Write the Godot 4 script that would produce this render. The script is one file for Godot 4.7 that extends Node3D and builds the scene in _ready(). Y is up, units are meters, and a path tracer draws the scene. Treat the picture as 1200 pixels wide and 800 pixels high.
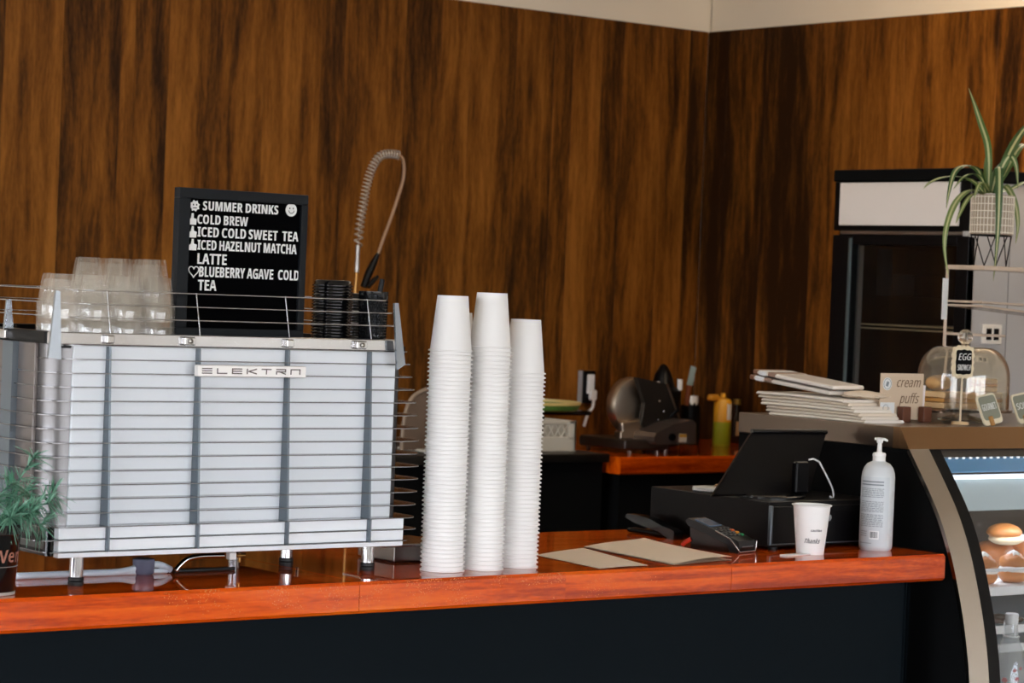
extends Node3D
# A cafe bar seen from the customers' side. World: x runs along the bar, z from the back wall towards the customers, y up, metres.

const FOCAL := 2958.0            # focal length in pixels of the 1200 x 800 frame
const PITCH := 0.0205
const ROLL := 0.0404
const YAW := 0.663
const EYE := Vector3(0, 1.61, 0)
const TOP := 1.05                # height of the bar top
const WALL_Z := -7.45
const WALL_X := 6.744
const LAMP := 0.55                 # energy of the two globe lamps added to brighten the back
const MZ := -4.022               # espresso machine: plane of its white panels

var cam_right: Vector3
var cam_up: Vector3
var cam_fwd: Vector3
var used := {}
var M := {}
var rng := RandomNumberGenerator.new()

# ---------------------------------------------------------------- mesh builder
class MB:
	var v := PackedVector3Array()
	var n := PackedVector3Array()
	var t := PackedVector2Array()
	func tri_n(a: Vector3, b: Vector3, c: Vector3, na: Vector3, nb: Vector3, nc: Vector3, ua := Vector2.ZERO, ub := Vector2.ZERO, uc := Vector2.ZERO):
		var g := (b - a).cross(c - a)
		if g.length_squared() < 1e-20:
			return
		if g.dot(na + nb + nc) < 0:
			v.append_array([a, b, c]); n.append_array([na, nb, nc]); t.append_array([ua, ub, uc])
		else:
			v.append_array([a, c, b]); n.append_array([na, nc, nb]); t.append_array([ua, uc, ub])
	func tri(a: Vector3, b: Vector3, c: Vector3):
		var g := (b - a).cross(c - a).normalized()
		tri_n(a, b, c, g, g, g)
	func quad(a: Vector3, b: Vector3, c: Vector3, d: Vector3, uv := Rect2(0, 0, 1, 1)):
		var g := (b - a).cross(c - a).normalized()
		var e := uv.end
		tri_n(a, b, c, g, g, g, Vector2(uv.position.x, e.y), e, Vector2(e.x, uv.position.y))
		tri_n(a, c, d, g, g, g, Vector2(uv.position.x, e.y), Vector2(e.x, uv.position.y), uv.position)
	func box(c: Vector3, s: Vector3, bev := 0.0, b := Basis.IDENTITY):
		var h := s / 2.0
		bev = min(bev, min(h.x, min(h.y, h.z)) * 0.95)
		var P := func(sx: float, sy: float, sz: float, ax: int) -> Vector3:
			var p := Vector3(sx * (h.x - bev), sy * (h.y - bev), sz * (h.z - bev))
			p[ax] = [sx, sy, sz][ax] * h[ax]
			return c + b * p
		for ax in 3:
			var u := (ax + 1) % 3
			var w := (ax + 2) % 3
			for sg in [-1.0, 1.0]:
				var q := []
				for k in [[-1, -1], [1, -1], [1, 1], [-1, 1]]:
					var s3 := [0.0, 0.0, 0.0]
					s3[ax] = sg; s3[u] = float(k[0]); s3[w] = float(k[1])
					q.append(P.call(s3[0], s3[1], s3[2], ax))
				var nn := Vector3.ZERO
				nn[ax] = sg
				nn = b * nn
				tri_n(q[0], q[1], q[2], nn, nn, nn, Vector2(0, 0), Vector2(s[u], 0), Vector2(s[u], s[w]))
				tri_n(q[0], q[2], q[3], nn, nn, nn, Vector2(0, 0), Vector2(s[u], s[w]), Vector2(0, s[w]))
		if bev <= 0.0:
			return
		for ax in 3:                      # twelve edges
			var u := (ax + 1) % 3
			var w := (ax + 2) % 3
			for su in [-1.0, 1.0]:
				for sw in [-1.0, 1.0]:
					var s0 := [0.0, 0.0, 0.0]
					s0[u] = su; s0[w] = sw
					var s1 := s0.duplicate()
					s0[ax] = -1.0; s1[ax] = 1.0
					var a: Vector3 = P.call(s0[0], s0[1], s0[2], u)
					var bb: Vector3 = P.call(s1[0], s1[1], s1[2], u)
					var cc: Vector3 = P.call(s1[0], s1[1], s1[2], w)
					var d: Vector3 = P.call(s0[0], s0[1], s0[2], w)
					var nu := Vector3.ZERO
					nu[u] = su
					var nw := Vector3.ZERO
					nw[w] = sw
					nu = b * nu; nw = b * nw
					tri_n(a, bb, cc, nu, nu, nw)
					tri_n(a, cc, d, nu, nw, nw)
		for sx in [-1.0, 1.0]:
			for sy in [-1.0, 1.0]:
				for sz in [-1.0, 1.0]:
					tri_n(P.call(sx, sy, sz, 0), P.call(sx, sy, sz, 1), P.call(sx, sy, sz, 2), b * Vector3(sx, 0, 0), b * Vector3(0, sy, 0), b * Vector3(0, 0, sz))
	# profile of (radius, height): out along the foot, up the outside, back down the inside
	func lathe(prof: Array, segs := 24, xf := Transform3D.IDENTITY, arc := TAU, from := 0.0):
		var k := prof.size()
		var sn := []
		for i in k - 1:
			var d: Vector2 = prof[i + 1] - prof[i]
			sn.append(Vector2(d.y, -d.x).normalized())
		for i in k - 1:
			var n0: Vector2 = sn[i]
			var n1: Vector2 = sn[i]
			if i > 0 and sn[i - 1].dot(sn[i]) > 0.72:
				n0 = (sn[i - 1] + sn[i]).normalized()
			if i < k - 2 and sn[i + 1].dot(sn[i]) > 0.72:
				n1 = (sn[i + 1] + sn[i]).normalized()
			var p0: Vector2 = prof[i]
			var p1: Vector2 = prof[i + 1]
			for j in segs:
				var a := from + arc * j / segs
				var e := from + arc * (j + 1) / segs
				var ca := Vector3(cos(a), 0, sin(a))
				var ce := Vector3(cos(e), 0, sin(e))
				var up := Vector3.UP
				var u0 := Vector2(float(j) / segs, float(i) / (k - 1))
				var u1 := Vector2(float(j + 1) / segs, float(i + 1) / (k - 1))
				tri_n(xf * (ca * p0.x + up * p0.y), xf * (ce * p0.x + up * p0.y), xf * (ce * p1.x + up * p1.y), xf.basis * (ca * n0.x + up * n0.y), xf.basis * (ce * n0.x + up * n0.y), xf.basis * (ce * n1.x + up * n1.y), u0, Vector2(u1.x, u0.y), u1)
				tri_n(xf * (ca * p0.x + up * p0.y), xf * (ce * p1.x + up * p1.y), xf * (ca * p1.x + up * p1.y), xf.basis * (ca * n0.x + up * n0.y), xf.basis * (ce * n1.x + up * n1.y), xf.basis * (ca * n1.x + up * n1.y), u0, u1, Vector2(u0.x, u1.y))
	func tube(pts: Array, r, segs := 8, closed := false):
		var k := pts.size()
		var rings := []
		var x := Vector3.ZERO
		for i in k:
			var d: Vector3
			if closed:
				d = pts[(i + 1) % k] - pts[(i + k - 1) % k]
			else:
				d = pts[min(i + 1, k - 1)] - pts[max(i - 1, 0)]
			d = d.normalized()
			if x == Vector3.ZERO:
				x = d.cross(Vector3.UP if abs(d.y) < 0.9 else Vector3.RIGHT).normalized()
			else:
				x = (x - d * x.dot(d)).normalized()
			var y := d.cross(x)
			var rr: float = r[i] if r is Array else r
			var ring := []
			for j in segs:
				var o := x * cos(TAU * j / segs) + y * sin(TAU * j / segs)
				ring.append([pts[i] + o * rr, o])
			rings.append(ring)
		for i in (k if closed else k - 1):
			var A = rings[i]
			var B = rings[(i + 1) % k]
			for j in segs:
				var j2 := (j + 1) % segs
				tri_n(A[j][0], A[j2][0], B[j2][0], A[j][1], A[j2][1], B[j2][1])
				tri_n(A[j][0], B[j2][0], B[j][0], A[j][1], B[j2][1], B[j][1])
		if not closed:
			for e in [0, k - 1]:
				var d: Vector3 = (pts[0] - pts[1]).normalized() if e == 0 else (pts[k - 1] - pts[k - 2]).normalized()
				for j in segs:
					tri_n(pts[e], rings[e][j][0], rings[e][(j + 1) % segs][0], d, d, d)
	# flat polygon in the xy plane of xf, thick from z = 0 to z = depth
	func prism(poly: PackedVector2Array, depth: float, xf := Transform3D.IDENTITY):
		var ids := Geometry2D.triangulate_polygon(poly)
		var nz := xf.basis * Vector3.BACK
		nz = nz.normalized()
		for k in range(0, ids.size(), 3):
			var a := poly[ids[k]]
			var b := poly[ids[k + 1]]
			var c := poly[ids[k + 2]]
			for z in [0.0, depth]:
				var m: Vector3 = nz if (z > 0) == (depth > 0) else -nz
				tri_n(xf * Vector3(a.x, a.y, z), xf * Vector3(b.x, b.y, z), xf * Vector3(c.x, c.y, z), m, m, m, a, b, c)
		var cw := Geometry2D.is_polygon_clockwise(poly)
		for i in poly.size():
			var a := poly[i]
			var b := poly[(i + 1) % poly.size()]
			var o := Vector2(b.y - a.y, a.x - b.x).normalized() * (-1.0 if cw else 1.0)
			var m := (xf.basis * Vector3(o.x, o.y, 0)).normalized()
			tri_n(xf * Vector3(a.x, a.y, 0), xf * Vector3(b.x, b.y, 0), xf * Vector3(b.x, b.y, depth), m, m, m)
			tri_n(xf * Vector3(a.x, a.y, 0), xf * Vector3(b.x, b.y, depth), xf * Vector3(a.x, a.y, depth), m, m, m)
	# smooth surface through a grid of points (rows of equal length); outward is the side of `side`
	func grid(rows: Array, wrap := false, uvs := Rect2(0, 0, 1, 1), flip := false):
		var R := rows.size()
		var C: int = rows[0].size()
		var N := []
		for i in R:
			var line := []
			for j in C:
				var du: Vector3 = rows[i][(j + 1) % C if wrap else min(j + 1, C - 1)] - rows[i][(j + C - 1) % C if wrap else max(j - 1, 0)]
				var dv: Vector3 = rows[min(i + 1, R - 1)][j] - rows[max(i - 1, 0)][j]
				var g := du.cross(dv).normalized()
				line.append(-g if flip else g)
			N.append(line)
		for i in R - 1:
			for j in (C if wrap else C - 1):
				var k := (j + 1) % C
				var a := uvs.position + uvs.size * Vector2(float(j) / (C - 1), float(i) / (R - 1))
				var e := uvs.position + uvs.size * Vector2(float(j + 1) / (C - 1), float(i + 1) / (R - 1))
				tri_n(rows[i][j], rows[i][k], rows[i + 1][k], N[i][j], N[i][k], N[i + 1][k], a, Vector2(e.x, a.y), e)
				tri_n(rows[i][j], rows[i + 1][k], rows[i + 1][j], N[i][j], N[i + 1][k], N[i + 1][j], a, e, Vector2(a.x, e.y))
	func ball(c: Vector3, r: Vector3, rough := 0.0, noise: FastNoiseLite = null, squash := 0.0, rows := 12, cols := 18):
		var g := []
		for i in rows + 1:
			var line := []
			var la := -PI / 2 + PI * i / rows
			for j in cols:
				var lo := TAU * j / cols
				var d := Vector3(cos(la) * cos(lo), sin(la), cos(la) * sin(lo))
				var f := 1.0
				if noise:
					f += rough * noise.get_noise_3dv(d * 40.0 + c * 300.0)
				if d.y < 0:
					d.y *= 1.0 - squash
				line.append(c + d * r * f)
			g.append(line)
		grid(g, true, Rect2(0, 0, 1, 1), true)
	func mesh() -> ArrayMesh:
		var a := []
		a.resize(Mesh.ARRAY_MAX)
		a[Mesh.ARRAY_VERTEX] = v
		a[Mesh.ARRAY_NORMAL] = n
		a[Mesh.ARRAY_TEX_UV] = t
		var m := ArrayMesh.new()
		m.add_surface_from_arrays(Mesh.PRIMITIVE_TRIANGLES, a)
		return m

# ---------------------------------------------------------------- nodes and labels
func numbered(called: String) -> String:
	if not used.has(called):
		used[called] = 0
		return called
	used[called] += 1
	return "%s_%03d" % [called, used[called]]

func tag(o: Node, label: String, category: String, group := "", kind := ""):
	if label: o.set_meta("label", label)
	if category: o.set_meta("category", category)
	if group: o.set_meta("group", group)
	if kind: o.set_meta("kind", kind)

func thing(called: String, label: String, category: String, at := Vector3.ZERO, turn := 0.0, group := "") -> Node3D:
	var o := Node3D.new()
	o.name = numbered(called)
	add_child(o)
	o.position = at
	o.rotation.y = turn
	tag(o, label, category, group)
	return o

func part(parent: Node, called: String, mb: MB, m: Material, label := "") -> MeshInstance3D:
	var o := MeshInstance3D.new()
	o.name = called
	o.mesh = mb.mesh()
	o.material_override = m
	o.cast_shadow = GeometryInstance3D.SHADOW_CASTING_SETTING_ON
	parent.add_child(o, true)
	if label: o.set_meta("label", label)
	return o

func single(called: String, mb: MB, m: Material, label: String, category: String, at := Vector3.ZERO, turn := 0.0, group := "") -> MeshInstance3D:
	var o := MeshInstance3D.new()
	o.name = numbered(called)
	o.mesh = mb.mesh()
	o.material_override = m
	add_child(o)
	o.position = at
	o.rotation.y = turn
	tag(o, label, category, group)
	return o

func copy(o: Node3D, at: Vector3, turn := 0.0, label := "", group := "") -> Node3D:
	var c: Node3D = o.duplicate()
	c.name = numbered(String(o.name).split("_0")[0])
	add_child(c)
	c.position = at
	c.rotation.y = turn
	if label: c.set_meta("label", label)
	if group: c.set_meta("group", group)
	return c

func struct(called: String, label := "") -> Node3D:
	var o := Node3D.new()
	o.name = called
	add_child(o)
	o.set_meta("kind", "structure")
	if label: o.set_meta("label", label)
	return o

# ---------------------------------------------------------------- photograph pixels to places on known planes
func ray(x: float, y: float) -> Vector3:
	return cam_fwd + cam_right * ((x - 600.0) / FOCAL) - cam_up * ((y - 400.0) / FOCAL)
func on_y(x: float, y: float, h := TOP) -> Vector3:
	var d := ray(x, y)
	return EYE + d * ((h - EYE.y) / d.y)
func on_x(x: float, y: float, p: float) -> Vector3:
	var d := ray(x, y)
	return EYE + d * ((p - EYE.x) / d.x)
func on_z(x: float, y: float, p: float) -> Vector3:
	var d := ray(x, y)
	return EYE + d * ((p - EYE.z) / d.z)
func to_pixel(p: Vector3) -> Vector2:
	var d := p - EYE
	var z := d.dot(cam_fwd)
	return Vector2(600 + FOCAL * d.dot(cam_right) / z, 400 - FOCAL * d.dot(cam_up) / z)
func px_per_m(p: Vector3) -> float:
	return FOCAL / (p - EYE).dot(cam_fwd)

# ---------------------------------------------------------------- materials
func mat(c: Color, rough := 0.5, metal := 0.0, spec := 0.5) -> StandardMaterial3D:
	var m := StandardMaterial3D.new()
	m.albedo_color = c
	m.roughness = rough
	m.metallic = metal
	m.metallic_specular = spec
	return m
func c8(r: int, g: int, b: int) -> Color:
	return Color(r / 255.0, g / 255.0, b / 255.0)

func noise(seed_: int, freq: float, oct := 3) -> FastNoiseLite:
	var f := FastNoiseLite.new()
	f.seed = seed_
	f.noise_type = FastNoiseLite.TYPE_SIMPLEX_SMOOTH
	f.frequency = freq
	f.fractal_octaves = oct
	return f

# wood: grain runs along v. wide, tall: metres covered; stops: dark, mid, light
func wood_image(w: int, h: int, wide: float, tall: float, seed_: int, stops: Array, streak: float, knots: int, heart := 0.0) -> Image:
	var im := Image.create(w, h, false, Image.FORMAT_RGB8)
	var a := noise(seed_, 1.0, 3)
	var b := noise(seed_ + 1, 1.0, 2)
	var c := noise(seed_ + 2, 1.0, 2)
	var r := RandomNumberGenerator.new()
	r.seed = seed_
	var kn := []
	for k in knots:
		kn.append(Vector3(r.randf() * wide, r.randf() * tall, r.randf_range(0.012, 0.03)))
	for y in h:
		var py := tall * y / h
		for x in w:
			var px := wide * x / w
			var bend := 0.02 * b.get_noise_2d(px * 2.0, py * 1.2)
			var dark := 0.0
			for k in kn:
				var dx: float = (px - k.x) / k.z
				var dy: float = (py - k.y) / (k.z * 2.6)
				var q := dx * dx + dy * dy
				if q < 9.0:
					bend += 0.35 * k.z * dx * exp(-q * 0.7)
					dark += exp(-q * 1.6)
			var u := px + bend
			var f := 0.52 + 0.48 * a.get_noise_2d(u * streak, py * 0.6)            # broad streaks
			f += 0.18 * b.get_noise_2d(u * streak * 2.2 + 20.0, py * 1.3)         # mottling
			f += 0.26 * c.get_noise_2d(u * streak * 7.0, py * 2.6)                # grain
			f += 0.20 * a.get_noise_2d(u * streak * 24.0 + 50.0, py * 9.0)       # pores
			f += heart * (0.3 - 1.15 * smoothstep(0.2, 1.0, px / wide))            # sapwood to heartwood
			f += 0.13 * c.get_noise_2d(u * streak * 55.0 + 9.0, py * 26.0)        # fine fibre
			f -= 0.6 * max(0.0, b.get_noise_2d(u * streak * 2.4 + 70.0, py * 0.35) - 0.18)   # dark heart streaks
			f = clamp(f - 0.45 * dark, 0.0, 1.0)
			var col: Color
			if f < 0.5:
				col = stops[0].lerp(stops[1], f * 2.0)
			else:
				col = stops[1].lerp(stops[2], f * 2.0 - 1.0)
			im.set_pixel(x, y, col)
	return im

func tex(im: Image) -> ImageTexture:
	im.generate_mipmaps()
	return ImageTexture.create_from_image(im)

func bump_texture(freq: float, seed_: int, size := 256) -> NoiseTexture2D:
	var nt := NoiseTexture2D.new()
	nt.noise = noise(seed_, freq, 3)
	nt.width = size; nt.height = size
	nt.seamless = true
	return nt

func glass(tint := Color(1, 1, 1)) -> StandardMaterial3D:
	var m := mat(Color(tint.r, tint.g, tint.b, 0.08), 0.02)
	m.transparency = BaseMaterial3D.TRANSPARENCY_ALPHA
	return m

func make_materials():
	M.chrome = mat(Color(0.82, 0.82, 0.83), 0.12, 1.0)
	M.fin = mat(Color(0.5, 0.5, 0.51), 0.2, 1.0)
	M.brace = mat(c8(150, 156, 162), 0.25, 0.8)
	M.brushed = mat(Color(0.62, 0.60, 0.58), 0.34, 1.0)
	M.steel = mat(Color(0.55, 0.53, 0.5), 0.25, 1.0)
	M.white_panel = mat(c8(232, 236, 240), 0.16)
	M.white_panel.clearcoat_enabled = true
	M.white_panel.clearcoat = 0.6
	M.black = mat(c8(6, 6, 8), 0.35, 0.0, 0.3)
	M.black_matte = mat(c8(10, 11, 12), 0.8, 0.0, 0.2)
	M.black_gloss = mat(c8(10, 11, 13), 0.12)
	M.rubber = mat(c8(18, 18, 19), 0.55)
	M.navy = mat(c8(13, 19, 23), 0.6, 0.0, 0.15)
	M.paper_white = mat(c8(238, 236, 233), 0.62)
	M.white = mat(c8(235, 234, 230), 0.45)
	M.paint = mat(c8(229, 221, 208), 0.85)
	M.plastic_white = mat(c8(222, 224, 224), 0.35)
	M.rack = mat(c8(196, 190, 176), 0.5)
	M.brass = mat(c8(160, 120, 70), 0.3, 1.0)
	M.kraft = mat(c8(232, 214, 192), 0.8)
	M.tan = mat(c8(205, 170, 125), 0.8)
	M.glass_clear = glass()
	var solid := mat(Color(0.97, 0.95, 0.90, 0.06), 0.03)
	solid.transparency = BaseMaterial3D.TRANSPARENCY_ALPHA
	solid.refraction_enabled = true
	solid.refraction_scale = 0.05
	M.solid_glass = solid
	solid = mat(Color(0.92, 0.88, 0.80, 0.055), 0.03, 0.0, 1.0)
	solid.transparency = BaseMaterial3D.TRANSPARENCY_ALPHA
	M.tumbler = solid
	# the panelling and the bar top
	var w1 := tex(wood_image(960, 960, 2.4, 2.7, 11, [c8(50, 29, 12), c8(118, 72, 25), c8(158, 103, 42)], 4.0, 14, 0.44))
	M.panel = mat(c8(226, 224, 216), 0.55, 0.0, 0.2)
	M.panel.albedo_texture = w1
	var w2 := tex(wood_image(320, 1024, 0.75, 3.2, 31, [c8(150, 58, 8), c8(214, 104, 14), c8(232, 138, 34)], 7.0, 22))
	var m2 := mat(c8(255, 200, 150), 0.3, 0.0, 0.0)
	m2.albedo_texture = w2
	m2.clearcoat_enabled = true
	m2.clearcoat = 1.0
	m2.clearcoat_roughness = 0.03
	M.slab = m2
	M.varnish = mat(c8(232, 128, 52), 0.05, 0.0, 1.0)
	M.varnish.clearcoat_enabled = true
	M.varnish.clearcoat = 1.0
	M.varnish.clearcoat_roughness = 0.02
	M.hose = mat(c8(196, 204, 212), 0.35)
	M.led = mat(c8(250, 252, 255), 0.4)
	M.led.emission_enabled = true
	M.led.emission = c8(236, 244, 255)
	M.led.emission_energy_multiplier = 1.2

# ================================================================ the place
func _ready():
	rng.seed = 7
	setup_camera_and_light()
	make_materials()
	build_room()
	build_bar()
	build_back_counter()
	build_display_case()
	build_espresso_machine()
	build_fridge()
	build_cups()
	build_till()
	build_on_machine()
	build_under_machine()
	build_back_things()
	build_case_contents()
	build_case_top()
	build_plants()

func setup_camera_and_light():
	cam_fwd = Vector3(sin(YAW) * cos(PITCH), -sin(PITCH), -cos(YAW) * cos(PITCH))
	var r := Vector3(cos(YAW), 0, sin(YAW))
	var u := r.cross(cam_fwd)
	cam_right = r * cos(ROLL) + u * sin(ROLL)
	cam_up = u * cos(ROLL) - r * sin(ROLL)
	var cam := Camera3D.new()
	cam.name = "camera"
	add_child(cam)
	cam.transform = Transform3D(Basis(cam_right, cam_up, -cam_fwd), EYE)
	var lens := CameraAttributesPhysical.new()
	lens.frustum_focal_length = 12.0 * FOCAL / 400.0
	lens.frustum_focus_distance = 5.05
	lens.frustum_near = 0.05
	lens.frustum_far = 100.0
	lens.exposure_aperture = 9.0
	cam.attributes = lens
	cam.fov = rad_to_deg(2.0 * atan(400.0 / FOCAL))
	cam.current = true
	var sky_mat := ProceduralSkyMaterial.new()
	sky_mat.sky_top_color = Color(0.80, 0.87, 0.96)
	sky_mat.sky_horizon_color = Color(0.95, 0.95, 0.96)
	sky_mat.ground_horizon_color = Color(0.62, 0.60, 0.57)
	sky_mat.ground_bottom_color = Color(0.40, 0.38, 0.36)
	sky_mat.sky_energy_multiplier = 1.0
	sky_mat.ground_energy_multiplier = 1.0
	var sky := Sky.new()
	sky.sky_material = sky_mat
	var env := Environment.new()
	env.background_mode = Environment.BG_SKY
	env.background_energy_multiplier = 13.0
	env.sky = sky
	env.tonemap_mode = Environment.TONE_MAPPER_LINEAR
	env.tonemap_exposure = 1.0
	env.sdfgi_enabled = true
	env.ssao_enabled = true
	env.ssil_enabled = true
	var we := WorldEnvironment.new()
	we.name = "environment"
	we.environment = env
	add_child(we)

func slab_box(mb: MB, x0: float, x1: float, y0: float, y1: float, z0: float, z1: float, bev := 0.0):
	mb.box(Vector3((x0 + x1) / 2, (y0 + y1) / 2, (z0 + z1) / 2), Vector3(x1 - x0, y1 - y0, z1 - z0), bev)

func build_room():
	const H := 3.05
	const FZ := 4.0              # street front
	var mb := MB.new()
	slab_box(mb, -3.2, WALL_X + 0.2, -0.12, 0.0, WALL_Z - 0.2, FZ + 0.2)
	part(struct("floor"), "floor_surface", mb, mat(c8(150, 142, 132), 0.5))
	mb = MB.new()
	slab_box(mb, -3.2, WALL_X + 0.2, H, H + 0.12, WALL_Z - 0.2, FZ + 0.2)
	part(struct("ceiling"), "ceiling_surface", mb, M.paint)
	# back wall: painted masonry, wood boards up to 2.62 m
	var wb := struct("wall_back", "dark brown wood boards under an off-white painted strip")
	mb = MB.new()
	slab_box(mb, -3.2, WALL_X + 0.2, 0.0, H, WALL_Z - 0.2, WALL_Z - 0.014)
	part(wb, "painted_wall", mb, M.paint)
	# edges of the boards as they stand along the wall, with the tone of each
	var edges := [821, 803, 772, 726, 701, 667, 645, 600, 546, 512, 470, 399, 372, 305, 228, 193, 153, 137, 69, 0, -60]
	var tone := [2, 1, 1, 2, 0, 1, 2, 1, 1, 2, 1, 2, 0, 1, 1, 2, 1, 2, 0, 1]
	var x := WALL_X
	for k in tone.size():
		var x0 := on_z(edges[k + 1], 200, WALL_Z).x
		board(wb, Vector3(x0, 0, WALL_Z - 0.014), Vector3(x, 2.66, WALL_Z), k, true, tone[k])
		x = x0
	for k in 8:
		board(wb, Vector3(x - 0.2, 0, WALL_Z - 0.014), Vector3(x, 2.66, WALL_Z), k + 30, true, k % 3)
		x -= 0.2
	var wr := struct("wall_right", "dark brown wood boards beside the black fridge")
	mb = MB.new()
	slab_box(mb, WALL_X + 0.014, WALL_X + 0.2, 0.0, H, WALL_Z, FZ)
	part(wr, "painted_wall", mb, M.paint)
	edges = [821, 850, 895, 954, 1008, 1056, 1083, 1130, 1165, 1200, 1240]
	tone = [3, 3, 3, 1, 0, 1, 0, 0, 2, 0]
	var z := WALL_Z
	for k in tone.size():
		var z1 := on_x(edges[k + 1], 150, WALL_X).z
		board(wr, Vector3(WALL_X, 0, z), Vector3(WALL_X + 0.014, 2.66, z1), k + 50, false, tone[k])
		z = z1
	for k in 8:
		board(wr, Vector3(WALL_X, 0, z), Vector3(WALL_X + 0.014, 2.66, z + 0.2), k + 70, false, k % 3)
		z += 0.2
	var wl := struct("wall_left")
	mb = MB.new()
	slab_box(mb, -3.2, -3.0, 0.0, 0.5, WALL_Z, FZ + 0.2)
	slab_box(mb, -3.2, -3.0, 2.85, H, WALL_Z, FZ + 0.2)
	slab_box(mb, -3.2, -3.0, 0.5, 2.85, WALL_Z, -6.4)
	slab_box(mb, -3.2, -3.0, 0.5, 2.85, -0.4, FZ + 0.2)
	part(wl, "painted_wall", mb, M.paint)
	var wf := struct("wall_front")
	mb = MB.new()
	slab_box(mb, -3.0, WALL_X, 0.0, 0.5, FZ, FZ + 0.2)
	slab_box(mb, -3.0, WALL_X, 2.85, H, FZ, FZ + 0.2)
	slab_box(mb, -3.0, -2.5, 0.5, 2.85, FZ, FZ + 0.2)
	slab_box(mb, 6.1, WALL_X, 0.5, 2.85, FZ, FZ + 0.2)
	part(wf, "painted_wall", mb, M.paint)
	# shop windows onto the street, behind the camera
	var frame := mat(c8(40, 40, 42), 0.4)
	for i in 4:
		var w := struct("window_%d" % (i + 1))
		window(w, Vector3(-2.5 + 2.15 * i, 0.5, FZ + 0.1), Vector3(1, 0, 0), 2.15, 2.35, frame)
	for i in 3:  # unseen side windows, added to carry daylight to the back wall
		var w := struct("window_%d" % (i + 5))
		window(w, Vector3(-3.1, 0.5, -6.4 + 2.0 * i), Vector3(0, 0, 1), 2.0, 2.35, frame)
	# recessed ceiling lamp that washes the boards above the fridge
	var l := thing("ceiling_downlight", "round recessed ceiling downlight over the black fridge", "lamp", Vector3(5.75, H, -4.55))
	mb = MB.new()
	mb.lathe([Vector2(0.05, -0.004), Vector2(0.085, -0.012), Vector2(0.095, -0.004), Vector2(0.095, 0.0)], 28)
	part(l, "trim_ring", mb, M.white)
	mb = MB.new()
	mb.lathe([Vector2(0.0, -0.006), Vector2(0.05, -0.006)], 24)
	var glow := mat(c8(255, 225, 180), 0.5)
	glow.emission_enabled = true
	glow.emission = c8(255, 214, 150)
	glow.emission_energy_multiplier = 4.0
	part(l, "bulb", mb, glow)
	added_globe_lamp(Vector3(4.1, 2.74, -5.75), "added opal glass globe lamp over the sink cabinet")
	added_globe_lamp(Vector3(5.9, 2.74, -5.0), "added opal glass globe lamp over the display case end")
	var s := SpotLight3D.new()
	s.name = "light"
	l.add_child(s)
	s.position = Vector3(0, -0.02, 0)
	s.rotation = Vector3(0, 0, 0)
	s.look_at_from_position(l.position + Vector3(0, -0.02, 0), Vector3(6.74, 2.45, -5.6))
	s.light_color = c8(255, 210, 150)
	s.light_energy = 3.4
	s.light_size = 0.05
	s.spot_angle = 40.0
	s.spot_range = 12.0
	s.spot_attenuation = 2.0
	s.shadow_enabled = true

func added_globe_lamp(at: Vector3, label: String):  # unseen lamp, added to brighten the back wall and upper paint strip
	var l := thing("added_globe_lamp", label, "lamp", at)
	var mb := MB.new()
	mb.ball(Vector3.ZERO, Vector3(0.11, 0.11, 0.11), 0.0, null, 0.0, 16, 24)
	var glow := mat(c8(255, 244, 226), 0.5)
	glow.emission_enabled = true
	glow.emission = c8(255, 242, 222)
	glow.emission_energy_multiplier = 2.5
	part(l, "globe", mb, glow)
	mb = MB.new()
	mb.lathe([Vector2(0.0, 0.09), Vector2(0.05, 0.09), Vector2(0.05, 0.13), Vector2(0.012, 0.14), Vector2(0.012, 0.31), Vector2(0, 0.31)], 20)
	part(l, "stem", mb, M.brass)
	var o := OmniLight3D.new()
	o.name = "light"
	l.add_child(o)
	o.light_color = c8(255, 240, 220)
	o.light_energy = LAMP
	o.light_size = 0.1
	o.omni_range = 12.0
	o.omni_attenuation = 2.0
	o.shadow_enabled = true

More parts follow.
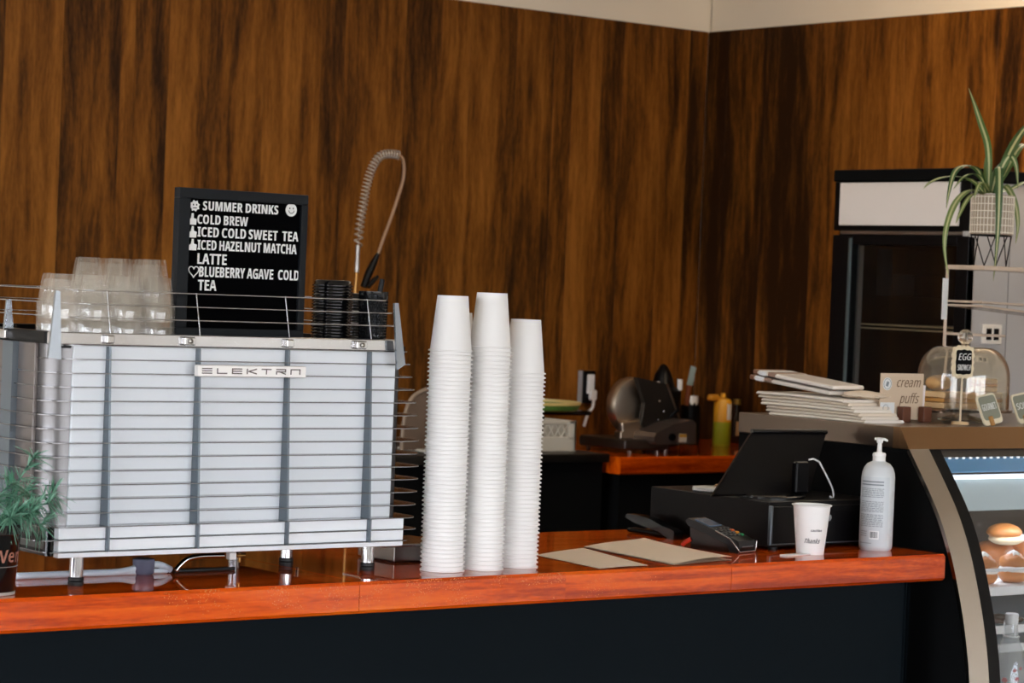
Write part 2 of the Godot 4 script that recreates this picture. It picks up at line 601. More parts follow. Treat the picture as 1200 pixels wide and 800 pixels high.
func board(parent: Node, a: Vector3, b: Vector3, k: int, back: bool, tone: int):
	var mb := MB.new()
	# the picture runs from sapwood to heartwood; a board is cut from the stretch that it looks like
	var uo: float = [0.0, 0.24, 0.56, 0.86][tone] + [0.16, 0.22, 0.18, 0.02][tone] * fposmod(k * 0.377, 1.0)
	var vo := 0.005 * (k % 3)
	var flip := k % 2 == 1
	var w := (b.x - a.x) if back else (b.z - a.z)
	var e := 0.0012
	var q: Array
	if back:
		q = [Vector3(a.x, 0, b.z - e), Vector3(a.x + e, 0, b.z), Vector3(b.x - e, 0, b.z), Vector3(b.x, 0, b.z - e)]
	else:
		q = [Vector3(a.x + e, 0, a.z), Vector3(a.x, 0, a.z + e), Vector3(a.x, 0, b.z - e), Vector3(a.x + e, 0, b.z)]
	for i in 3:
		var p0: Vector3 = q[i]
		var p1: Vector3 = q[i + 1]
		var u0: float = uo + [0.0, e, w - e][i] / 2.4
		var u1: float = uo + [e, w - e, w][i] / 2.4
		var nn := ((p1 - p0).cross(Vector3.UP)).normalized()
		if nn.dot(Vector3(0, 0, 1) if back else Vector3(-1, 0, 0)) < 0: nn = -nn
		var t0 := p0 + Vector3.UP * b.y
		var t1 := p1 + Vector3.UP * b.y
		var v0 := vo + b.y / 2.72
		var v1 := vo
		if flip: v0 = vo; v1 = vo + b.y / 2.72
		mb.tri_n(p0, p1, t1, nn, nn, nn, Vector2(u0, v0), Vector2(u1, v0), Vector2(u1, v1))
		mb.tri_n(p0, t1, t0, nn, nn, nn, Vector2(u0, v0), Vector2(u1, v1), Vector2(u0, v1))
	var top := Vector3.UP * b.y
	if back:
		mb.quad(q[0] + top, q[3] + top, Vector3(b.x, b.y, a.z), Vector3(a.x, b.y, a.z))
	else:
		mb.quad(q[0] + top, q[3] + top, Vector3(b.x, b.y, b.z), Vector3(b.x, b.y, a.z))
	part(parent, "plank", mb, M.panel)

func window(w: Node3D, at: Vector3, along: Vector3, wide: float, tall: float, frame: Material):
	var mb := MB.new()
	var b := Basis(along, Vector3.UP, along.cross(Vector3.UP))
	var o := Transform3D(b, at)
	for p in [[wide / 2, 0.03, wide, 0.06], [wide / 2, tall - 0.03, wide, 0.06], [0.035, tall / 2, 0.07, tall], [wide - 0.035, tall / 2, 0.07, tall], [wide / 2, tall * 0.76, wide, 0.045]]:
		mb.box(o * Vector3(p[0], p[1], 0), Vector3(p[2], p[3], 0.07), 0.004, b)
	part(w, "window_frame", mb, frame)
	mb = MB.new()
	mb.quad(o * Vector3(0.07, 0.06, 0), o * Vector3(wide - 0.07, 0.06, 0), o * Vector3(wide - 0.07, tall - 0.06, 0), o * Vector3(0.07, tall - 0.06, 0))
	part(w, "pane", mb, M.glass_clear)

# a wooden top whose grain runs along x
func wood_top(parent: Node, called: String, x0: float, x1: float, y0: float, y1: float, z0: float, z1: float, m: Material, bev := 0.006):
	var mb := MB.new()
	var pf := []          # section in (z, y), front to back over the top, rounded front edges
	for s in [[z0, y0, 0], [z0, y1, 0], [z1 - bev, y1, 1], [z1, y1 - bev, 1], [z1, y0 + bev, 1], [z1 - bev, y0, 1]]:
		pf.append(Vector2(s[0], s[1]))
	var run := 0.0
	var n := pf.size()
	for i in n:
		var a: Vector2 = pf[i]
		var b: Vector2 = pf[(i + 1) % n]
		var d := (b - a)
		var nn := Vector3(0, -d.x, d.y)
		nn = Vector3(0, d.x, -d.y) if false else nn
		var mid := (a + b) / 2 - Vector2((z0 + z1) / 2, (y0 + y1) / 2)
		nn = Vector3(0, d.x, -d.y).normalized()
		if nn.dot(Vector3(0, mid.y, mid.x)) < 0: nn = -nn
		var segs := 8
		for k in segs:
			var xa := lerpf(x0, x1, float(k) / segs)
			var xb := lerpf(x0, x1, float(k + 1) / segs)
			var u0 := run / 0.75
			var u1 := (run + d.length()) / 0.75
			var A := Vector3(xa, a.y, a.x)
			var B := Vector3(xb, a.y, a.x)
			var C := Vector3(xb, b.y, b.x)
			var D := Vector3(xa, b.y, b.x)
			mb.tri_n(A, B, C, nn, nn, nn, Vector2(u0, xa / 3.2), Vector2(u0, xb / 3.2), Vector2(u1, xb / 3.2))
			mb.tri_n(A, C, D, nn, nn, nn, Vector2(u0, xa / 3.2), Vector2(u1, xb / 3.2), Vector2(u1, xa / 3.2))
		run += d.length()
	for xe in [x0, x1]:
		var nn := Vector3(-1.0 if xe == x0 else 1.0, 0, 0)
		for i in range(1, n - 1):
			var P := [pf[0], pf[i], pf[i + 1]]
			mb.tri_n(Vector3(xe, P[0].y, P[0].x), Vector3(xe, P[1].y, P[1].x), Vector3(xe, P[2].y, P[2].x), nn, nn, nn, P[0] / 0.75, P[1] / 0.75, P[2] / 0.75)
	return part(parent, called, mb, m)

const BAR_Z := -3.892
func build_bar():
	var bar := thing("bar_counter", "long bar counter with glossy orange wood top and black front", "counter")
	var joint := on_y(427, 683).x
	wood_top(bar, "counter_top", 0.9, joint - 0.0006, 0.99, TOP, -4.56, BAR_Z, M.slab)
	var joint2 := on_y(845, 659).x
	wood_top(bar, "counter_top", joint + 0.0006, joint2 - 0.0005, 0.99, TOP, -4.56, BAR_Z, M.slab)
	wood_top(bar, "counter_top", joint2 + 0.0005, 4.312, 0.99, TOP, -4.56, BAR_Z, M.slab)
	var xs := [0.9, on_z(1076, 720, BAR_Z).x, 4.22]
	for i in 2:
		var mb := MB.new()
		slab_box(mb, xs[i] + 0.001, xs[i + 1] - 0.001, 0.08, 0.99, BAR_Z - 0.055, BAR_Z - 0.035, 0.0015)
		part(bar, "front_panel", mb, M.navy)
	var mb := MB.new()
	slab_box(mb, 0.9, 4.22, 0.0, 0.08, BAR_Z - 0.12, BAR_Z - 0.1)
	part(bar, "kick_board", mb, M.black_matte)
	mb = MB.new()
	slab_box(mb, 0.92, 4.22, 0.08, 0.988, -4.52, BAR_Z - 0.06)
	part(bar, "carcass", mb, M.black_matte)
	# beads of varnish left on the front edge
	mb = MB.new()
	var r := RandomNumberGenerator.new()
	r.seed = 5
	var f := noise(3, 9.0, 2)
	var made := 0
	for k in 16000:
		var x := r.randf_range(2.28, 3.46)
		var y := 1.049 - 0.052 * pow(r.randf(), 1.5)
		if f.get_noise_2d(x, y * 2.2) < -0.12 + 0.3 * abs(x - 2.75) + 0.4 * r.randf():
			continue
		var s := r.randf_range(0.0005, 0.0013)
		var c := Vector3(x, y, BAR_Z)
		var e := []
		for j in 6:
			e.append(c + Vector3(cos(TAU * j / 6) * s, sin(TAU * j / 6) * s, -0.0001))
		var tip := c + Vector3(0, 0, s * 0.8)
		for j in 6:
			var a: Vector3 = e[j]
			var b: Vector3 = e[(j + 1) % 6]
			mb.tri_n(a, b, tip, (a - c).normalized() + Vector3.BACK, (b - c).normalized() + Vector3.BACK, Vector3.BACK)
		made += 1
		if made > 1000: break
	var o := part(bar, "varnish_beads", mb, M.varnish, "glossy varnish beads along the front edge")
	o.set_meta("kind", "stuff")

func build_back_counter():
	var b := thing("back_counter", "low back counter with red wood top in the corner", "counter")
	wood_top(b, "counter_top", 5.645, WALL_X - 0.004, 0.99, TOP, WALL_Z + 0.002, -6.593, M.slab)
	var mb := MB.new()
	slab_box(mb, 5.68, WALL_X - 0.004, 0.0, 0.99, WALL_Z + 0.002, -6.64)
	part(b, "cabinet", mb, M.black_matte)
	var c := thing("steel_sink_unit", "black cabinet with a dull steel top along the back wall", "cabinet")
	mb = MB.new()
	slab_box(mb, 3.0, 5.62, 1.03, 1.06, WALL_Z + 0.002, -6.62, 0.004)
	part(c, "steel_top", mb, mat(c8(60, 58, 56), 0.4, 1.0))
	mb = MB.new()
	slab_box(mb, 3.0, 5.62, 0.0, 1.03, WALL_Z + 0.002, -6.66)
	part(c, "cabinet", mb, M.black_matte)

# ---------------------------------------------------------------- espresso machine
func rrect(x0: float, x1: float, z0: float, z1: float, r: float, segs := 6) -> Array:
	var out := []
	for q in [[x1 - r, z1 - r, 0.0], [x0 + r, z1 - r, 90.0], [x0 + r, z0 + r, 180.0], [x1 - r, z0 + r, 270.0]]:
		for i in segs + 1:
			var a := deg_to_rad(q[2] + 90.0 * i / segs)
			out.append(Vector2(q[0] + r * cos(a), q[1] + r * sin(a)))
	return out

func drop(y: float) -> float:
	return 0.067 * pow((y - 1.28) / 0.297, 2.0)
func back_edge(y: float) -> float:      # how far fins and ribs stand out of the back panel
	if y > 1.48:
		return 0.013 - (y - 1.48) * 0.25
	return 0.013 + (1.48 - y) / 0.323 * 0.0175
func fin_outline(y: float) -> Array:
	var d := drop(y)
	return rrect(2.085 + d, 2.925 - d, -4.61 + d, MZ + back_edge(y), 0.045)

func band_ring(mb: MB, outer: Array, inner: Array, y0: float, y1: float):
	var n := outer.size()
	for i in n:
		var j := (i + 1) % n
		var a: Vector2 = outer[i]
		var b: Vector2 = outer[j]
		var c: Vector2 = inner[j]
		var d: Vector2 = inner[i]
		for q in [[y1, 1.0], [y0, -1.0]]:
			var nn := Vector3(0, q[1], 0)
			mb.tri_n(Vector3(a.x, q[0], a.y), Vector3(b.x, q[0], b.y), Vector3(c.x, q[0], c.y), nn, nn, nn)
			mb.tri_n(Vector3(a.x, q[0], a.y), Vector3(c.x, q[0], c.y), Vector3(d.x, q[0], d.y), nn, nn, nn)
		for e in [[a, b, outer, 1.0], [d, c, inner, -1.0]]:
			var pts: Array = e[2]
			var n0: Vector3 = norm2(pts, i) * e[3]
			var n1: Vector3 = norm2(pts, j) * e[3]
			var A: Vector2 = e[0]
			var B: Vector2 = e[1]
			mb.tri_n(Vector3(A.x, y0, A.y), Vector3(B.x, y0, B.y), Vector3(B.x, y1, B.y), n0, n1, n1)
			mb.tri_n(Vector3(A.x, y0, A.y), Vector3(B.x, y1, B.y), Vector3(A.x, y1, A.y), n0, n1, n0)

func norm2(pts: Array, i: int) -> Vector3:
	var n := pts.size()
	var d: Vector2 = pts[(i + 1) % n] - pts[(i + n - 1) % n]
	var o := Vector2(d.y, -d.x).normalized()
	# outlines run counter-clockwise in (x, z)
	return Vector3(o.x, 0, o.y)

func build_espresso_machine():
	var m := thing("espresso_machine", "white espresso machine wrapped in thin chrome fins on the bar", "coffee machine")
	var body := rrect(2.112, 2.888, -4.57, MZ - 0.004, 0.045)
	var core := rrect(2.14, 2.86, -4.53, MZ - 0.03, 0.03)
	var mb := MB.new()
	band_ring(mb, body, core, 1.157, 1.481)
	part(m, "corner_shell", mb, mat(c8(118, 116, 116), 0.34, 0.8))
	mb = MB.new()
	slab_box(mb, 2.152, 2.856, 1.157, 1.481, MZ - 0.02, MZ, 0.002)
	part(m, "back_panel", mb, M.white_panel)
	for sx in [2.108, 2.892]:
		mb = MB.new()
		slab_box(mb, sx - 0.004, sx + 0.004, 1.157, 1.481, -4.53, MZ - 0.055, 0.001)
		part(m, "side_panel", mb, mat(c8(120, 112, 108), 0.3, 0.6))
	# base: two low white steps with a groove between them
	for q in [[1.135, 1.1565], [1.113, 1.1335], [1.102, 1.1115]]:
		mb = MB.new()
		slab_box(mb, 2.124, 2.874, q[0], q[1], -4.02, -4.0, 0.0015)
		part(m, "base_panel", mb, M.white_panel)
	mb = MB.new()
	band_ring(mb, rrect(2.112, 2.886, -4.60, -4.015, 0.02), rrect(2.3, 2.6, -4.5, -4.1, 0.012), 1.104, 1.157)
	part(m, "base_tray", mb, M.black_gloss)
	# fins
	for i in range(-2, 14):
		var y := 1.157 + 0.02485 * i
		if i < 0: y = [1.134, 1.112][-i - 1]
		mb = MB.new()
		if i < 0:
			band_ring(mb, rrect(2.10 - 0.02 * (2 + i), 2.895 + 0.02 * (2 + i), -4.6, -3.996, 0.03), core, y - 0.0008, y + 0.0008)
		else:
			band_ring(mb, fin_outline(y), core, y - 0.0009, y + 0.0009)
		part(m, "fin", mb, M.fin)
	# top band, tray
	mb = MB.new()
	slab_box(mb, 2.104, 2.862, 1.481, 1.503, MZ - 0.012, MZ + 0.014, 0.002)
	part(m, "top_band", mb, M.chrome)
	mb = MB.new()
	band_ring(mb, rrect(2.108, 2.872, -4.58, MZ - 0.012, 0.02), core, 1.481, 1.503)
	part(m, "tray_rim", mb, M.black)
	mb = MB.new()
	slab_box(mb, 2.12, 2.88, 1.474, 1.49, -4.55, MZ - 0.005)
	part(m, "cup_tray", mb, M.black)
	# guard rails round the cups
	for i in 3:
		var y := 1.5295 + 0.0245 * i
		var pts := []
		for p in fin_outline(y):
			pts.append(Vector3(p.x, y, p.y))
		mb = MB.new()
		mb.tube(pts, 0.0012, 6, true)
		part(m, "guard_rail", mb, M.chrome)
	# ribs that carry the fins
	for x in [2.221, 2.407, 2.602, 2.79]:
		mb = MB.new()
		var pl := PackedVector2Array([Vector2(MZ - 0.01, 1.157)])
		for k in 9:
			var y := 1.157 + (1.481 - 1.157) * k / 8.0
			pl.append(Vector2(MZ + back_edge(y) - 0.001, y))
		pl.append(Vector2(MZ - 0.01, 1.481))
		mb.prism(pl, 0.004, Transform3D(Basis(Vector3(0, 0, 1), Vector3(0, 1, 0), Vector3(-1, 0, 0)), Vector3(x, 0, 0)))
		var rib := part(m, "rib", mb, mat(c8(112, 122, 130), 0.3, 0.7))
		mb = MB.new()
		slab_box(mb, x - 0.004, x - 0.001, 1.112, 1.157, -4.0, -3.988)
		part(rib, "rib_foot", mb, mat(c8(112, 122, 130), 0.3, 0.7))
		mb = MB.new()
		var rod := []
		for k in 5:
			var y := 1.50 + 0.08 * k / 4.0
			rod.append(Vector3(x, y, MZ + back_edge(y)))
		mb.tube(rod, 0.0012, 6)
		part(rib, "rod", mb, M.chrome)
	for z in [-4.16, -4.40]:
		for sx in [-1, 1]:
			mb = MB.new()
			var x0: float = 2.112 if sx < 0 else 2.888
			slab_box(mb, min(x0, x0 + sx * 0.02), max(x0, x0 + sx * 0.02), 1.157, 1.481, z - 0.02, z + 0.02)
			part(m, "side_rib", mb, mat(c8(112, 122, 130), 0.3, 0.7))
	# clips on the band
	for q in [[2.376, 0.026], [2.757, 0.026], [2.212, 0.018], [2.594, 0.018]]:
		mb = MB.new()
		var w: float = q[1]
		var tall := 0.016
		mb.box(Vector3(q[0], 1.492, MZ + 0.02), Vector3(w, tall, 0.012), 0.003)
		var clip := part(m, "clip", mb, M.chrome)
		if w > 0.02:
			mb = MB.new()
			mb.lathe([Vector2(0, 0), Vector2(0.0045, 0), Vector2(0.0045, 0.003), Vector2(0, 0.004)], 12, Transform3D(Basis(Vector3.RIGHT, PI / 2), Vector3(q[0], 1.492, MZ + 0.026)))
			part(clip, "screw", mb, M.steel)
	# tapered braces at the corners
	for q in [[[[64, 340], [69, 341], [70, 421], [54.5, 418.5], [57.5, 398]], -3.995], [[[460.5, 355], [465, 355], [473, 427], [464, 433], [462.5, 412]], -3.995], [[[5.5, 350], [10.5, 350], [13, 386], [2, 385]], -4.2]]:
		mb = MB.new()
		var pb := PackedVector2Array()
		for c in q[0]:
			var w: Vector3 = on_z(c[0], c[1], q[1]) if q[1] > -4.1 else on_z(c[0], c[1], -4.204)
			pb.append(Vector2(w.x, w.y))
		mb.prism(pb, 0.006, Transform3D(Basis.IDENTITY, Vector3(0, 0, q[1])))
		part(m, "corner_brace", mb, M.brace)
	mb = MB.new()
	mb.box(Vector3(2.106, 1.492, -4.205), Vector3(0.012, 0.018, 0.03), 0.003)
	part(m, "clip", mb, M.chrome)
	# name plate
	mb = MB.new()
	var p0 := on_z(231, 441, MZ + 0.03)
	var p1 := on_z(358.5, 428.5, MZ + 0.03)
	slab_box(mb, p0.x, p1.x, p0.y, p0.y + 0.0215, MZ + 0.018, MZ + 0.033, 0.002)
	var plate := part(m, "name_plate", mb, mat(c8(250, 246, 242), 0.35, 0.0))
	var ink := mat(c8(104, 92, 88), 0.4)
	var lw := (p1.x - p0.x - 0.012) / 7.0
	var strokes := [[[0, 8, 6, 8], [0, 4, 6, 4], [0, 0, 6, 0]], [[0, 8, 0, 0], [0, 0, 6, 0]], [[0, 8, 6, 8], [0, 4, 6, 4], [0, 0, 6, 0], [0, 8, 0, 0]], [[0, 8, 0, 0], [6, 8, 1, 4], [1, 4, 6, 0]], [[0, 8, 6, 8], [3, 8, 3, 0]], [[0, 8, 6, 8], [6, 8, 6, 5], [0, 4, 6, 4], [2, 4, 6, 0], [0, 4, 0, 0]], [[0, 8, 6, 8], [0, 8, 0, 0], [6, 8, 6, 0]]]
	for i in 7:
		mb = MB.new()
		for s in strokes[i]:
			var a := Vector3(p0.x + 0.009 + lw * i + s[0] / 6.0 * lw * 0.62, p0.y + 0.0065 + s[1] / 8.0 * 0.0085, MZ + 0.0332)
			var b := Vector3(p0.x + 0.009 + lw * i + s[2] / 6.0 * lw * 0.62, p0.y + 0.0065 + s[3] / 8.0 * 0.0085, MZ + 0.0332)
			var d := b - a
			mb.box((a + b) / 2, Vector3(d.length() + 0.0016, 0.0022, 0.0012), 0.0, Basis(Vector3(0, 0, 1), atan2(d.y, d.x)))
		part(plate, "letter", mb, ink)
	# feet
	for q in [[2.172, -4.02], [2.826, -4.05], [2.715, -4.17], [2.2, -4.5], [2.8, -4.5]]:
		mb = MB.new()
		mb.lathe([Vector2(0, 0.016), Vector2(0.0125, 0.016), Vector2(0.0125, 0.055), Vector2(0, 0.055)], 20, Transform3D(Basis.IDENTITY, Vector3(q[0], TOP, q[1])))
		var leg := part(m, "leg", mb, M.chrome)
		mb = MB.new()
		mb.lathe([Vector2(0, 0), Vector2(0.0135, 0), Vector2(0.0142, 0.003), Vector2(0.0142, 0.007), Vector2(0.0125, 0.008), Vector2(0.0142, 0.0095), Vector2(0.0142, 0.014), Vector2(0.0125, 0.016), Vector2(0, 0.016)], 20, Transform3D(Basis.IDENTITY, Vector3(q[0], TOP, q[1])))
		part(leg, "rubber_foot", mb, M.rubber)
	# steam wand hanging beyond the far end
	mb = MB.new()
	mb.tube([Vector3(2.94, 1.33, -4.5), Vector3(2.96, 1.32, -4.52), Vector3(2.965, 1.27, -4.52), Vector3(2.965, 1.10, -4.51)], 0.004, 8)
	part(m, "steam_wand", mb, M.chrome)
	for sx in [2.35, 2.65]:
		mb = MB.new()
		mb.lathe([Vector2(0, 0.0), Vector2(0.035, 0.0), Vector2(0.038, 0.03), Vector2(0.03, 0.05), Vector2(0, 0.05)], 20, Transform3D(Basis.IDENTITY, Vector3(sx, 1.16, -4.66)))
		var gr := part(m, "brew_group", mb, M.brass)
		mb = MB.new()
		mb.tube([Vector3(sx, 1.17, -4.69), Vector3(sx, 1.165, -4.76), Vector3(sx, 1.155, -4.83)], [0.009, 0.012, 0.011], 8)
		part(gr, "handle", mb, M.black)

# ---------------------------------------------------------------- display case
const CASE_X := 4.34
func case_profile() -> Array:        # (z, y) of the curved front, top to bottom
	var key := [Vector2(-4.044, 1.274), Vector2(-3.986, 1.195), Vector2(-3.943, 1.13), Vector2(-3.907, 1.056), Vector2(-3.877, 0.971), Vector2(-3.851, 0.877), Vector2(-3.831, 0.764), Vector2(-3.822, 0.62), Vector2(-3.82, 0.48)]
	var out := []
	for i in key.size() - 1:
		var a: Vector2 = key[max(i - 1, 0)]
		var b: Vector2 = key[i]
		var c: Vector2 = key[i + 1]
		var d: Vector2 = key[min(i + 2, key.size() - 1)]
		for k in 3:
			out.append(b.cubic_interpolate(c, a, d, k / 3.0))
	out.append(key[-1])
	return out

func curved_strip(mb: MB, x0: float, x1: float, push: float, thick: float, from := 0, to := -1):
	var pf := case_profile()
	if to < 0: to = pf.size() - 1
	var front := []
	var back := []
	for i in range(from, to + 1):
		var d: Vector2 = (pf[min(i + 1, pf.size() - 1)] - pf[max(i - 1, 0)]).normalized()
		var o := Vector2(-d.y, d.x)          # outward, towards the customers
		if o.x < 0: o = -o
		var p: Vector2 = pf[i] + o * push
		var q: Vector2 = p - o * thick
		front.append([Vector3(x0, p.y, p.x), Vector3(x1, p.y, p.x)])
		back.append([Vector3(x0, q.y, q.x), Vector3(x1, q.y, q.x)])
	mb.grid(front, false, Rect2(0, 0, 1, 1), true)
	mb.grid(back, false, Rect2(0, 0, 1, 1), false)
	for i in front.size() - 1:
		for s in [0, 1]:
			mb.quad(front[i][s], front[i + 1][s], back[i + 1][s], back[i][s])

func build_display_case():
	var c := thing("pastry_display_case", "refrigerated pastry display case with curved glass and steel top", "display case")
	var X1 := 5.75
	var mb := MB.new()
	slab_box(mb, CASE_X - 0.004, X1, 1.277, 1.327, -4.62, -4.072, 0.002)
	part(c, "steel_top", mb, mat(c8(126, 112, 100), 0.32, 1.0))
	# sloping steel fascia above the glass
	mb = MB.new()
	mb.prism(PackedVector2Array([Vector2(-4.092, 1.3265), Vector2(-4.07, 1.3265), Vector2(-4.04, 1.277), Vector2(-4.092, 1.277)]), -(X1 - CASE_X + 0.004), Transform3D(Basis(Vector3(0, 0, 1), Vector3(0, 1, 0), Vector3(-1, 0, 0)), Vector3(CASE_X - 0.004, 0, 0)))
	part(c, "steel_fascia", mb, mat(c8(168, 132, 98), 0.3, 1.0))
	for x in [CASE_X, X1 - 0.02]:
		mb = MB.new()
		var poly := PackedVector2Array([Vector2(-4.62, 0.1), Vector2(-4.62, 1.277), Vector2(-4.05, 1.277)])
		for p in case_profile():
			poly.append(p - Vector2(0.004, 0))
		poly.append(Vector2(-3.86, 0.1))
		mb.prism(poly, -0.02, Transform3D(Basis(Vector3(0, 0, 1), Vector3(0, 1, 0), Vector3(-1, 0, 0)), Vector3(x, 0, 0)))
		part(c, "side_panel", mb, M.black_matte)
	mb = MB.new()
	curved_strip(mb, CASE_X - 0.004, CASE_X + 0.062, 0.006, 0.01)
	part(c, "steel_trim", mb, mat(c8(206, 198, 190), 0.16, 1.0), "curved polished steel trim")
	mb = MB.new()
	curved_strip(mb, CASE_X + 0.062, CASE_X + 0.105, 0.002, 0.006)
	part(c, "black_border", mb, M.black)
	mb = MB.new()
	curved_strip(mb, CASE_X + 0.105, X1, 0.002, 0.006)
	var g := glass()
	g.albedo_color = Color(0.03, 0.03, 0.03, 0.05)
	part(c, "front_glass", mb, g)
	mb = MB.new()
	slab_box(mb, CASE_X + 0.02, X1, 0.1, 0.46, -4.6, -3.84, 0.004)
	part(c, "plinth", mb, M.black_matte)
	mb = MB.new()
	slab_box(mb, CASE_X + 0.02, X1 - 0.02, 0.46, 1.277, -4.62, -4.6)
	part(c, "back_panel", mb, mat(c8(58, 50, 44), 0.4))
	# light housing, LED strip and pale valance under the top
	mb = MB.new()
	slab_box(mb, CASE_X + 0.03, X1 - 0.03, 1.216, 1.252, -4.11, -4.085, 0.003)
	part(c, "light_housing", mb, mat(c8(76, 146, 190), 0.3, 0.0), "blue translucent light housing")
	for k in 26:
		mb = MB.new()
		mb.box(Vector3(CASE_X + 0.16 + 0.0245 * k, 1.2515, -4.0835), Vector3(0.009, 0.004, 0.003), 0.0008)
		part(c, "led", mb, M.led)
	mb = MB.new()
	slab_box(mb, CASE_X + 0.03, X1 - 0.03, 1.2, 1.21, -4.1, -4.08, 0.001)
	part(c, "led_strip", mb, M.led)
	mb = MB.new()
	slab_box(mb, CASE_X + 0.03, X1 - 0.03, 1.122, 1.2, -4.105, -4.095, 0.001)
	part(c, "valance", mb, mat(c8(186, 204, 208), 0.5))
	var a := AreaLight3D.new()
	a.name = "strip_light"
	c.add_child(a)
	a.area_size = Vector2(1.2, 0.03)
	a.position = Vector3(5.03, 1.115, -4.14)
	a.rotation_degrees = Vector3(-90, 0, 0)
	a.light_color = c8(232, 240, 255)
	a.light_energy = 0.28
	a.area_range = 4.0
	a.shadow_enabled = true
	# shelves
	for q in [[shelf_y(0), -3.985], [shelf_y(1), -4.02], [shelf_y(2), -4.02], [shelf_y(3), -3.86]]:
		mb = MB.new()
		slab_box(mb, CASE_X + 0.03, X1 - 0.03, q[0] - 0.012, q[0], -4.58, q[1], 0.002)
		var sh := part(c, "shelf", mb, mat(c8(176, 196, 208), 0.25))
		mb = MB.new()
		slab_box(mb, CASE_X + 0.03, X1 - 0.03, q[0] - 0.016, q[0] + 0.004, q[1], q[1] + 0.006, 0.001)
		part(sh, "shelf_edge", mb, M.plastic_white)
	for q in [[on_z(1165, 668, -3.955).y, -3.955]]:
		mb = MB.new()
		mb.tube([Vector3(CASE_X + 0.03, q[0], q[1]), Vector3(X1 - 0.03, q[0], q[1])], 0.004, 8)
		part(c, "price_rail", mb, M.plastic_white)

